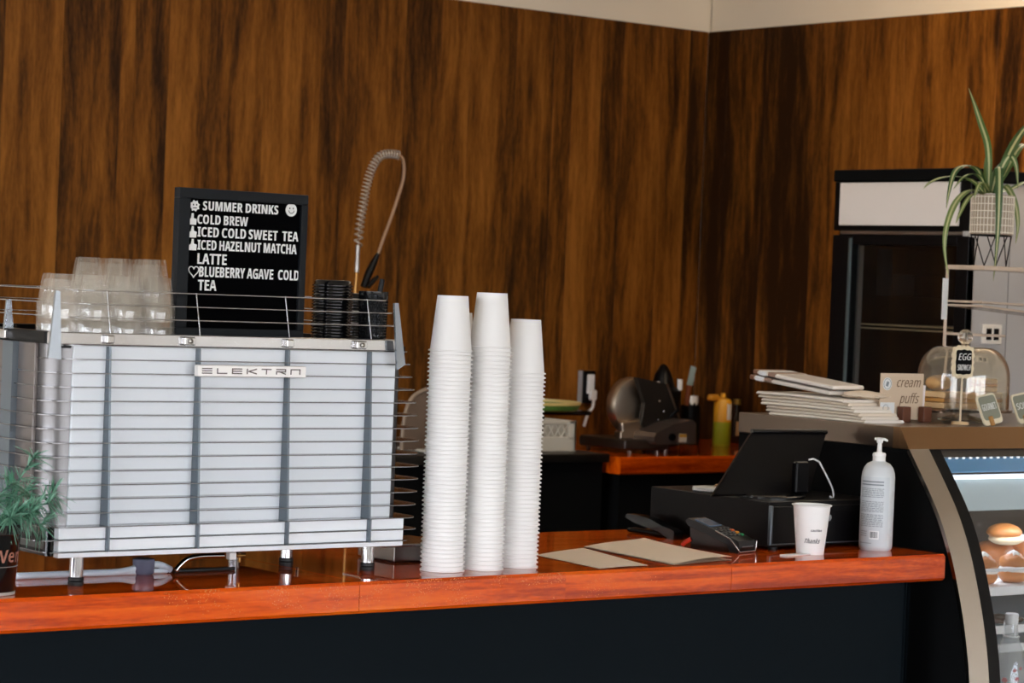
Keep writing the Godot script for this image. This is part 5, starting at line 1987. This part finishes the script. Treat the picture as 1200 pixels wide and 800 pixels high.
# ---------------------------------------------------------------- on top of the case
const DECK := 1.327
func build_case_top():
	# pile of flat bags lying along the end of the case
	var paper := [mat(c8(232, 224, 212), 0.6), mat(c8(222, 212, 198), 0.6), mat(c8(226, 212, 192), 0.6)]
	var y := DECK
	for k in 7:
		var mb := MB.new()
		var th := 0.0085
		var x0 := 4.35 + 0.003 * (k % 3)
		var x1 := 4.485 - 0.006 * (k % 2)
		var z0: float = -4.525 - 0.008 * k - 0.006 * (k % 2)
		var z1 := -4.20 - 0.012 * k
		var rows := []
		for i in 9:
			var f := i / 8.0
			var z := lerpf(z0, z1, f)
			var droop := -0.004 * pow(f, 3.0) * k / 6.0
			var h := th * (0.8 + 0.2 * sin(PI * clamp(f * 1.0, 0.06, 0.94)))
			var yy := y + droop
			rows.append([Vector3(x0, yy, z), Vector3(x0 - 0.002, yy + h / 2, z), Vector3(x0 + 0.004, yy + h, z), Vector3(x1 - 0.004, yy + h, z), Vector3(x1 + 0.002, yy + h / 2, z), Vector3(x1, yy, z)])
		mb.grid(rows, true)
		for e in [0, 8]:
			var q: Array = rows[e]
			for j in range(1, 5):
				mb.tri(q[0], q[j], q[j + 1])
		single("paper_bag_bundle", mb, paper[k % 3], "flat bundle of cream paper bags in the pile on the case", "bags", Vector3.ZERO, 0.0, "flat bag bundles on the case")
		y += th - 0.0004
	# two long packets with plastic windows tilting up at their far ends
	for k in 2:
		var nm: String = ["lower of two long wrapped packets tilting over the bag pile", "upper of two long wrapped packets tilting over the bag pile"][k]
		var p := thing("wrapped_packet", nm, "packet", Vector3(4.405, y + 0.004 + 0.0135 * k, -4.40))
		p.rotation = Vector3(0.09, 0.0, 0)
		p.position.y += 0.016
		p.position.z = -4.455 + 0.012 * k
		var mb := MB.new()
		mb.box(Vector3(0, 0, 0), Vector3(0.11, 0.011, 0.27), 0.004)
		part(p, "packet", mb, mat(c8(228, 220, 210), 0.25))
		mb = MB.new()
		mb.box(Vector3(0, 0, -0.113), Vector3(0.113, 0.013, 0.03), 0.003)
		part(p, "white_band", mb, M.plastic_white)
		mb = MB.new()
		mb.box(Vector3(0, 0, -0.139), Vector3(0.108, 0.012, 0.022), 0.003)
		part(p, "brown_end", mb, mat(c8(126, 86, 62), 0.5))
		mb = MB.new()
		mb.box(Vector3(0, 0.001, -0.08), Vector3(0.112, 0.0118, 0.03), 0.003)
		part(p, "brown_window", mb, mat(c8(140, 112, 94), 0.35))
	var cr := MB.new()
	cr.ball(Vector3(0, 0.006, 0), Vector3(0.05, 0.012, 0.06), 0.25, noise(8, 0.03, 2), 0.5)
	single("crumpled_bag", cr, M.kraft, "crumpled tan paper bag lying on the bag pile", "bag", Vector3(4.42, y - 0.001, -4.27))
	# cream puffs card
	var z := -4.25
	var a := on_z(1030, 491, z)
	var b := on_z(1084, 491, z)
	var top := on_z(1033, 437, z).y
	var card := thing("price_card", "tan card lettered cream puffs with two round stickers", "sign", Vector3(a.x, DECK + 0.006, z))
	var w := b.x - a.x - 0.012
	var h := top - DECK - 0.006
	var mb := MB.new()
	mb.box(Vector3(w / 2, h / 2, 0), Vector3(w, h, 0.002))
	part(card, "card", mb, mat(c8(206, 184, 158), 0.7))
	var ink := mat(c8(120, 96, 74), 0.6)
	lettering(card, "lettering", "cream", Vector3(w * 0.36, h * 0.70, 0.001), w * 0.55, h * 0.16, 0.0006, ink, 400, 0.3)
	lettering(card, "lettering", "puffs", Vector3(w * 0.44, h * 0.28, 0.001), w * 0.42, h * 0.30, 0.0006, ink, 400, 0.3)
	mb = MB.new()
	mb.lathe([Vector2(0, 0), Vector2(0.0155, 0), Vector2(0.0155, 0.0008), Vector2(0, 0.0008)], 24, Transform3D(Basis(Vector3.RIGHT, PI / 2), Vector3(w * 0.15, h * 0.77, 0.001)))
	var st := part(card, "round_sticker", mb, M.plastic_white)
	mb = MB.new()
	var ring := []
	for k in 24:
		ring.append(Vector3(w * 0.15 + cos(TAU * k / 24) * 0.0125, h * 0.77 + sin(TAU * k / 24) * 0.0125, 0.0018))
	mb.tube(ring, 0.0007, 5, true)
	mb.box(Vector3(w * 0.15, h * 0.77, 0.002), Vector3(0.008, 0.012, 0.0006), 0.0, Basis(Vector3(0, 0, 1), -0.4))
	part(st, "emblem", mb, mat(c8(130, 140, 146), 0.5))
	mb = MB.new()
	mb.box(Vector3(w * 0.17, h * 0.19, 0.0014), Vector3(w * 0.33, h * 0.36, 0.001))
	var sq := part(card, "square_sticker", mb, M.plastic_white)
	mb = MB.new()
	ring = []
	for k in 16:
		var an := TAU * k / 16
		ring.append(Vector3(w * 0.13 + cos(an) * 0.009, h * 0.24 + sin(an) * 0.009, 0.0022))
	mb.tube(ring, 0.0006, 5, true)
	mb.box(Vector3(w * 0.17, h * 0.1, 0.002), Vector3(w * 0.24, 0.0015, 0.0006))
	part(sq, "emblem", mb, mat(c8(130, 140, 146), 0.5))
	var note := thing("paper_note", "pale pink handwritten note propped against the tan card", "note", Vector3(a.x + w * 0.86, DECK + 0.004, z - 0.012), -0.1)
	mb = MB.new()
	mb.box(Vector3(0.016, 0.043, 0), Vector3(0.042, 0.086, 0.001), 0.0, Basis(Vector3(0, 0, 1), -0.05))
	part(note, "sheet", mb, mat(c8(232, 222, 222), 0.7))
	mb = MB.new()
	for k in 8:
		mb.box(Vector3(0.016, 0.022 + 0.007 * k, 0.0007), Vector3(0.03, 0.0012, 0.0004), 0.0, Basis(Vector3(0, 0, 1), -0.05))
	part(note, "writing", mb, mat(c8(176, 166, 172), 0.7))
	for q in [[1058.5, "brown wooden block holding the middle of the tan card"], [1083, "brown wooden block holding the edge of the tan card"]]:
		var c := on_z(q[0], 495, z + 0.012)
		mb = MB.new()
		mb.box(Vector3(0, 0.019, 0), Vector3(0.03, 0.038, 0.02), 0.002)
		single("wooden_block", mb, mat(c8(92, 48, 26), 0.5), q[1], "block", Vector3(c.x, DECK, z + 0.0135))
	# egg sandwich sign on a stick
	var eb := on_y(1125, 497, DECK)
	var eg := thing("egg_sign", "small black sign in a scalloped cream frame on a stick", "sign", Vector3(eb.x, DECK, eb.z))
	mb = MB.new()
	mb.lathe([Vector2(0, 0), Vector2(0.022, 0), Vector2(0.02, 0.006), Vector2(0, 0.008)], 18)
	part(eg, "foot", mb, mat(c8(214, 182, 138), 0.6))
	var sy := on_z(1125, 424, eb.z).y - DECK
	mb = MB.new()
	mb.tube([Vector3(0, 0.005, 0), Vector3(0.0, sy - 0.02, 0)], 0.0025, 8)
	part(eg, "stick", mb, mat(c8(224, 206, 174), 0.6))
	mb = MB.new()
	var pl := PackedVector2Array()
	for k in 64:
		var an := TAU * k / 64
		var ca := cos(an)
		var sa := sin(an)
		var rr := 1.0 / pow(pow(abs(ca), 5) + pow(abs(sa), 5), 0.2)
		rr *= 1.0 + 0.05 * cos(an * 16)
		pl.append(Vector2(ca * 0.037, sa * 0.039) * rr)
	mb.prism(pl, 0.006, Transform3D(Basis.IDENTITY, Vector3(0, sy, -0.003)))
	var fr := part(eg, "scalloped_frame", mb, mat(c8(222, 206, 174), 0.6))
	mb = MB.new()
	pl = PackedVector2Array()
	for k in 40:
		var an := TAU * k / 40
		var rr := 1.0 / pow(pow(abs(cos(an)), 6) + pow(abs(sin(an)), 6), 1.0 / 6.0)
		rr *= 1.0 + 0.04 * cos(an * 8)
		pl.append(Vector2(cos(an) * 0.028, sin(an) * 0.03) * rr)
	mb.prism(pl, 0.002, Transform3D(Basis.IDENTITY, Vector3(0, sy, 0.002)))
	part(eg, "chalk_panel", mb, M.black_matte)
	var chalk := mat(c8(230, 230, 226), 0.7)
	lettering(eg, "lettering", "EGG", Vector3(-0.02, sy + 0.005, 0.0041), 0.042, 0.016, 0.0006, chalk, 400, 0.25)
	lettering(eg, "lettering", "SNDWCH", Vector3(-0.023, sy - 0.02, 0.0041), 0.046, 0.014, 0.0006, chalk, 400, 0.15)
	# slate tags
	var specs := [[1164, 499, "GOURMET", "rounded grey slate tag lettered in white, leaning back on the case"], [1204, 497, "SOUP", "rounded grey slate tag beyond the cake dome on the case"]]
	for s in specs:
		var g := on_y(s[0], s[1], DECK)
		var tg := thing("slate_tag", s[3], "sign", Vector3(g.x, DECK + 0.002, g.z), 0.1)
		var bs := Basis(Vector3(0, 0, 1), 0.13) * Basis(Vector3(1, 0, 0), -0.35)
		var tilt := Transform3D(bs, Vector3(0, 0.002, 0))
		mb = MB.new()
		pl = PackedVector2Array()
		for p in rrect(-0.038, 0.038, 0.0, 0.076, 0.012): pl.append(p)
		mb.prism(pl, 0.004, tilt)
		var bd := part(tg, "border", mb, mat(c8(224, 212, 184), 0.6))
		mb = MB.new()
		pl = PackedVector2Array()
		for p in rrect(-0.033, 0.033, 0.012, 0.071, 0.009): pl.append(p)
		mb.prism(pl, 0.001, tilt * Transform3D(Basis.IDENTITY, Vector3(0, 0, 0.004)))
		part(bd, "slate", mb, mat(c8(128, 130, 114), 0.6))
		lettering(tg, "lettering", s[2], tilt * Vector3(-0.028, 0.036, 0.005), 0.056, 0.016, 0.0005, chalk, 400, 0.0, bs)
		mb = MB.new()
		mb.box(tilt * Vector3(-0.012, 0.008, 0.008), Vector3(0.012, 0.024, 0.008), 0.002, bs)
		part(tg, "clip", mb, mat(c8(176, 128, 70), 0.5))
	cake_dome()
	shelf_stand()

func cake_dome():
	var z := -4.30
	var c := on_z(1128, 470, z)
	var r := 0.115
	var sy := on_z(1128, 478, z).y
	var s := thing("cake_stand", "glass cake stand on the case carrying sandwiches", "cake stand", Vector3(c.x, DECK, z))
	var mb := MB.new()
	var h := sy - DECK
	mb.lathe([Vector2(0, 0), Vector2(0.06, 0), Vector2(0.062, 0.004), Vector2(0.03, 0.012), Vector2(0.016, h * 0.5), Vector2(0.03, h - 0.012), Vector2(r + 0.008, h - 0.006), Vector2(r + 0.01, h), Vector2(r + 0.004, h), Vector2(0, h - 0.003)], 40)
	part(s, "stand", mb, M.solid_glass)
	var d := thing("cake_dome", "clear glass cake dome with round knob over the sandwiches", "dome", Vector3(c.x, sy + 0.0005, z))
	var H := on_z(1128, 405, z).y - sy
	mb = MB.new()
	var pr := [Vector2(r - 0.004, 0), Vector2(r, 0.0), Vector2(r, H * 0.5)]
	for k in range(1, 9):
		var a := PI / 2 * k / 8.0
		pr.append(Vector2(r * (0.5 + 0.5 * cos(a)), H * (0.5 + 0.48 * sin(a))))
	pr.append(Vector2(0.0, H))
	pr.append(Vector2(0.0, H - 0.004))
	for k in range(8, 0, -1):
		var a := PI / 2 * k / 8.0
		pr.append(Vector2((r - 0.004) * (0.5 + 0.5 * cos(a)), (H - 0.004) * (0.5 + 0.48 * sin(a))))
	pr.append(Vector2(r - 0.004, H * 0.5))
	pr.append(Vector2(r - 0.004, 0.0))
	mb.lathe(pr, 48)
	part(d, "dome", mb, M.solid_glass)
	mb = MB.new()
	mb.ball(Vector3(0, H + 0.022, 0), Vector3(0.019, 0.019, 0.019))
	mb.lathe([Vector2(0.012, H), Vector2(0.007, H + 0.006), Vector2(0.01, H + 0.01)], 16)
	part(d, "knob", mb, M.solid_glass)
	var bread := [mat(c8(226, 190, 140), 0.8), mat(c8(214, 170, 112), 0.8), mat(c8(232, 210, 176), 0.8)]
	var specs := [[1099, 470, 0.0, 0.058, 0.042, 0.07, 0.25, 0], [1128, 471, 0.03, 0.05, 0.042, 0.06, -0.1, 1], [1156, 470, 0.0, 0.062, 0.042, 0.07, 0.1, 2], [1100, 452, 0.0, 0.05, 0.03, 0.05, 0.5, 1], [1153, 449, 0.01, 0.05, 0.034, 0.05, -0.2, 0]]
	var nm := ["pale sandwich half low in the cake dome", "tan sandwich half in the middle of the cake dome", "cream sandwich half under the dome's far side", "round bun resting on the pale sandwich half", "small sandwich resting on the cream sandwich half"]
	for i in 5:
		var q: Array = specs[i]
		var p := on_z(q[0], q[1], z + q[2])
		var low: float = sy - 0.0 if i < 3 else sy + 0.0425
		mb = MB.new()
		if i == 3:
			mb.ball(Vector3(0, 0.02, 0), Vector3(0.032, 0.02, 0.032))
			single("sandwich", mb, bread[q[7]], nm[i], "sandwich", Vector3(p.x, low, p.z), q[6], "sandwiches under the dome")
		else:
			var sw := thing("sandwich", nm[i], "sandwich", Vector3(p.x, low, p.z), q[6], "sandwiches under the dome")
			var hh: float = q[4]
			mb.box(Vector3(0, hh * 0.19, 0), Vector3(q[3] * 1.1, hh * 0.38, q[5]), 0.004)
			part(sw, "bread_slice", mb, bread[q[7]])
			mb = MB.new()
			mb.box(Vector3(0, hh * 0.5, 0), Vector3(q[3] * 1.06, hh * 0.22, q[5] * 0.96), 0.002)
			part(sw, "filling", mb, mat(c8(206, 150, 78), 0.7))
			mb = MB.new()
			mb.box(Vector3(0, hh * 0.81, 0), Vector3(q[3] * 1.1, hh * 0.38, q[5]), 0.004)
			part(sw, "bread_slice", mb, bread[q[7]])

const STAND_Z := -4.47
func shelf_stand():
	var s := thing("acrylic_shelf", "clear acrylic tiered shelf standing at the back of the case", "shelf")
	var acr := mat(Color(0.84, 0.76, 0.68, 0.7), 0.2)
	acr.transparency = BaseMaterial3D.TRANSPARENCY_ALPHA
	var zb := -4.61
	var xl := on_z(1107, 350, zb).x
	var xr := xl + 0.62
	var yt := on_z(1108, 310, zb).y
	var ym := on_z(1108, 354, zb).y
	var yb := on_z(1108, 389, zb).y
	var mb := MB.new()
	for x in [xl, xr]:
		for z in [zb + 0.006]:
			mb = MB.new()
			slab_box(mb, x - 0.003, x + 0.003, DECK, yt, z - 0.004, z + 0.004, 0.001)
			part(s, "post", mb, acr)
	mb = MB.new()
	slab_box(mb, xl - 0.004, xr + 0.004, yt - 0.012, yt, zb, STAND_Z, 0.002)
	part(s, "shelf_board", mb, acr)
	for q in [[ym, 0.0], [ym - 0.012, 0.05]]:
		mb = MB.new()
		var b := Basis(Vector3(0, 0, 1), -q[1] - 0.012)
		mb.box(Vector3((xl + xr) / 2, q[0] - q[1] * 0.28, (zb + STAND_Z) / 2), Vector3(0.625, 0.006, 0.13), 0.001, b)
		part(s, "shelf_board", mb, acr)
	mb = MB.new()
	slab_box(mb, xl, xl + 0.09, yb - 0.007, yb, zb, STAND_Z, 0.001)
	part(s, "shelf_board", mb, acr)
	mb = MB.new()
	var t0 := on_z(1103, 374, zb + 0.011)
	var t1 := on_z(1110, 326, zb + 0.011)
	slab_box(mb, t0.x, t1.x + 0.004, t0.y, t1.y, zb + 0.0105, zb + 0.0125)
	single("price_tag", mb, M.plastic_white, "narrow white tag fixed to the acrylic shelf post", "tag")

# ---------------------------------------------------------------- plants
func leaf(mb: MB, path: Array, width: float, side: Vector3, fold := 0.25):
	var n := path.size()
	var rows := []
	for i in n:
		var f := float(i) / (n - 1)
		var w := width * sin(PI * clamp(0.18 + f * 0.82, 0.0, 1.0)) * 0.5 + 0.0002
		var d: Vector3 = (path[min(i + 1, n - 1)] - path[max(i - 1, 0)]).normalized()
		var s := (side - d * side.dot(d)).normalized()
		var u := s.cross(d).normalized()
		rows.append([path[i] - s * w + u * w * fold, path[i], path[i] + s * w + u * w * fold])
	mb.grid(rows, false)

func build_plants():
	# spider plant on the acrylic shelf
	var z := -4.54
	var yt := on_z(1108, 310, -4.61).y
	var c := on_z(1161, 290, z)
	var st := thing("wire_plant_stand", "black wire plant stand with angled legs on the acrylic shelf", "plant stand", Vector3(c.x, yt, z))
	var ph := on_z(1161, 275, z).y - yt
	var r := 0.057
	var mb := MB.new()
	var ring := []
	for k in 28: ring.append(Vector3(cos(TAU * k / 28) * (r - 0.003), ph - 0.002, sin(TAU * k / 28) * (r - 0.003)))
	mb.tube(ring, 0.002, 6, true)
	part(st, "ring", mb, M.black)
	for k in 4:
		var a := TAU * k / 4 + 0.5
		mb = MB.new()
		var foot := Vector3(cos(a) * (r - 0.012), 0.002, sin(a) * (r - 0.012))
		for e in [-0.55, 0.55]:
			mb.tube([foot, Vector3(cos(a + e) * (r - 0.003), ph - 0.002, sin(a + e) * (r - 0.003))], 0.0017, 6)
		part(st, "leg", mb, M.black)
	var top := on_z(1161, 229, z).y - yt
	var pot := thing("spider_plant", "spider plant with long striped leaves in a white grid pot", "plant", Vector3(c.x, yt + ph + 0.0005, z))
	var hp := top - ph
	mb = MB.new()
	mb.lathe([Vector2(0, 0), Vector2(r - 0.002, 0), Vector2(r, 0.003), Vector2(r, hp), Vector2(r - 0.005, hp), Vector2(r - 0.006, hp - 0.015), Vector2(0, hp - 0.015)], 40)
	var pp := part(pot, "pot", mb, mat(c8(168, 152, 132), 0.6))
	mb = MB.new()
	for k in 6:
		var rg := []
		for j in 36: rg.append(Vector3(cos(TAU * j / 36) * r, hp * (0.05 + 0.18 * k), sin(TAU * j / 36) * r))
		mb.tube(rg, 0.0016, 5, true)
	for j in 36:
		var a := TAU * j / 36
		mb.tube([Vector3(cos(a) * r, 0.002, sin(a) * r), Vector3(cos(a) * r, hp - 0.002, sin(a) * r)], 0.0013, 5)
	part(pp, "grid_relief", mb, mat(c8(232, 224, 208), 0.5), "raised cream grid")
	mb = MB.new()
	mb.lathe([Vector2(r - 0.006, hp - 0.012), Vector2(0, hp - 0.010)], 24)
	part(pp, "soil", mb, mat(c8(50, 36, 26), 0.95))
	var leaves := [
		[[1158, 226], [1159, 195], [1157, 168], [1149, 143], [1142, 122], [1135, 103]],
		[[1157, 226], [1157, 195], [1160, 166]],
		[[1155, 226], [1147, 200], [1132, 193], [1119, 201], [1112, 225], [1109, 245]],
		[[1153, 226], [1138, 210], [1112, 206], [1092, 212], [1082, 221]],
		[[1154, 227], [1137, 222], [1121, 235], [1110, 262], [1107, 292], [1112, 326]],
		[[1162, 226], [1168, 203], [1171, 197], [1171, 230], [1169, 280], [1164, 330]],
		[[1164, 226], [1175, 195], [1184, 183], [1191, 195], [1193, 222]],
		[[1166, 226], [1178, 218], [1189, 236], [1193, 262], [1190, 286]],
		[[1164, 226], [1176, 194], [1189, 168], [1201, 150], [1212, 140]],
		[[1164, 226], [1179, 200], [1194, 174], [1206, 170], [1216, 186]],
		[[1152, 227], [1142, 226], [1133, 234], [1124, 252], [1120, 262]],
		[[1157, 226], [1150, 208], [1140, 203], [1128, 208], [1117, 222]],
		[[1168, 226], [1184, 222], [1200, 214], [1214, 212]],
		[[1160, 226], [1153, 214], [1147, 216], [1141, 234]],
		[[1160, 226], [1166, 204], [1180, 186], [1196, 160]]]
	var lg := [mat(c8(74, 104, 50), 0.45), mat(c8(104, 124, 66), 0.45), mat(c8(52, 84, 42), 0.45)]
	for m in lg:
		m.backlight_enabled = true
		m.backlight = Color(0.2, 0.24, 0.1)
	var i := 0
	for l in leaves:
		var pts := []
		var out: float = [0.02, -0.015, 0.03, 0.0, 0.05, 0.055, 0.03, 0.02, -0.04, -0.03, 0.045, 0.02, 0.01, 0.04, -0.05][i]
		for k in l.size():
			var f: float = float(k) / (l.size() - 1)
			pts.append(on_z(l[k][0], l[k][1], z + out * min(1.0, f * 1.6)) - pot.position)
		pts = smooth_path(pts, 4)
		mb = MB.new()
		var wd: float = [0.011, 0.012, 0.010, 0.008, 0.010, 0.013, 0.011, 0.010, 0.014, 0.012, 0.007, 0.008, 0.008, 0.009, 0.010][i]
		leaf(mb, pts, wd * 1.7, cam_right)
		var lf := part(pot, "leaf", mb, lg[i % 3])
		mb = MB.new()
		var up := []
		for p in pts: up.append(p - cam_fwd * 0.0006)
		leaf(mb, up, wd * 0.45, cam_right, 0.1)
		part(lf, "pale_stripe", mb, mat(c8(190, 192, 136), 0.5))
		i += 1
	# small green plant at the end of the bar
	var b := on_y(-7, 699) + Vector3(0.01, 0, -0.045)
	var sp := thing("spurge_plant", "green needle-leaved plant in a black lettered pot beside the machine", "plant", Vector3(b.x, TOP, b.z))
	mb = MB.new()
	mb.lathe([Vector2(0, 0), Vector2(0.043, 0), Vector2(0.0455, 0.004), Vector2(0.053, 0.104), Vector2(0.055, 0.106), Vector2(0.055, 0.122), Vector2(0.051, 0.122), Vector2(0.05, 0.108), Vector2(0, 0.106)], 40)
	var bp := part(sp, "pot", mb, M.black_gloss)
	mb = MB.new()
	mb.lathe([Vector2(0.044, 0.0), Vector2(0.0466, 0.001), Vector2(0.0468, 0.005), Vector2(0.0456, 0.006)], 40)
	part(bp, "pale_foot_ring", mb, mat(c8(170, 166, 158), 0.5))
	mb = MB.new()
	var rg := []
	for j in 40: rg.append(Vector3(cos(TAU * j / 40) * 0.0492, 0.05, sin(TAU * j / 40) * 0.0492))
	mb.tube(rg, 0.0006, 5, true)
	part(bp, "printed_line", mb, mat(c8(150, 140, 130), 0.5))
	var th := atan2(-b.z, -b.x)
	part(bp, "lettering", wrapped_text("seVen", 0.08, 0.022, 0.0455, 0.075, 0.058, th - 0.55), mat(c8(150, 92, 72), 0.45), "copper coloured lettering")
	var green := [mat(c8(84, 138, 112), 0.5), mat(c8(120, 166, 142), 0.5), mat(c8(52, 98, 80), 0.5)]
	for m in green:
		m.backlight_enabled = true
		m.backlight = Color(0.12, 0.2, 0.14)
	var rz := RandomNumberGenerator.new()
	rz.seed = 21
	var tips := [[39, 536, 0.0], [13, 566, 0.03], [56, 590, 0.035], [62, 578, -0.005], [12, 606, 0.05], [36, 600, 0.055], [-8, 585, 0.02], [48, 614, 0.03], [28, 578, -0.02]]
	for q in tips:
		var tip := on_z(q[0], q[1], b.z + q[2]) - sp.position
		var root := Vector3(rz.randf_range(-0.015, 0.015), 0.106, rz.randf_range(-0.015, 0.015))
		var mid := root.lerp(tip, 0.5) + Vector3(0, 0.015, 0)
		var stem := smooth_path([root, mid, tip], 5)
		mb = MB.new()
		mb.tube(stem, 0.0016, 6)
		var br := part(sp, "branch", mb, green[2])
		for v in 2:
			mb = MB.new()
			for k in 34:
				var f := rz.randf_range(0.35, 1.0)
				if k < 11: f = 1.0
				var c0: Vector3 = stem[int(f * (stem.size() - 1))]
				var axis := (tip - mid).normalized()
				var an := rz.randf() * TAU
				var e1 := axis.cross(Vector3(0.3, 0.2, 1)).normalized()
				var e2 := axis.cross(e1)
				var d := (e1 * cos(an) + e2 * sin(an)) * rz.randf_range(0.6, 1.0) + axis * rz.randf_range(0.05, 0.9)
				d = d.normalized()
				var L := rz.randf_range(0.028, 0.048)
				var p := []
				for j in 5:
					var t := j / 4.0
					p.append(c0 + d * L * t + Vector3(0, -0.009 * t * t, 0))
				leaf(mb, p, rz.randf_range(0.0022, 0.0033), d.cross(Vector3(rz.randf(), 1, rz.randf())).normalized(), 0.3)
			var nd := part(br, "needles", mb, green[v])
			nd.set_meta("kind", "stuff")
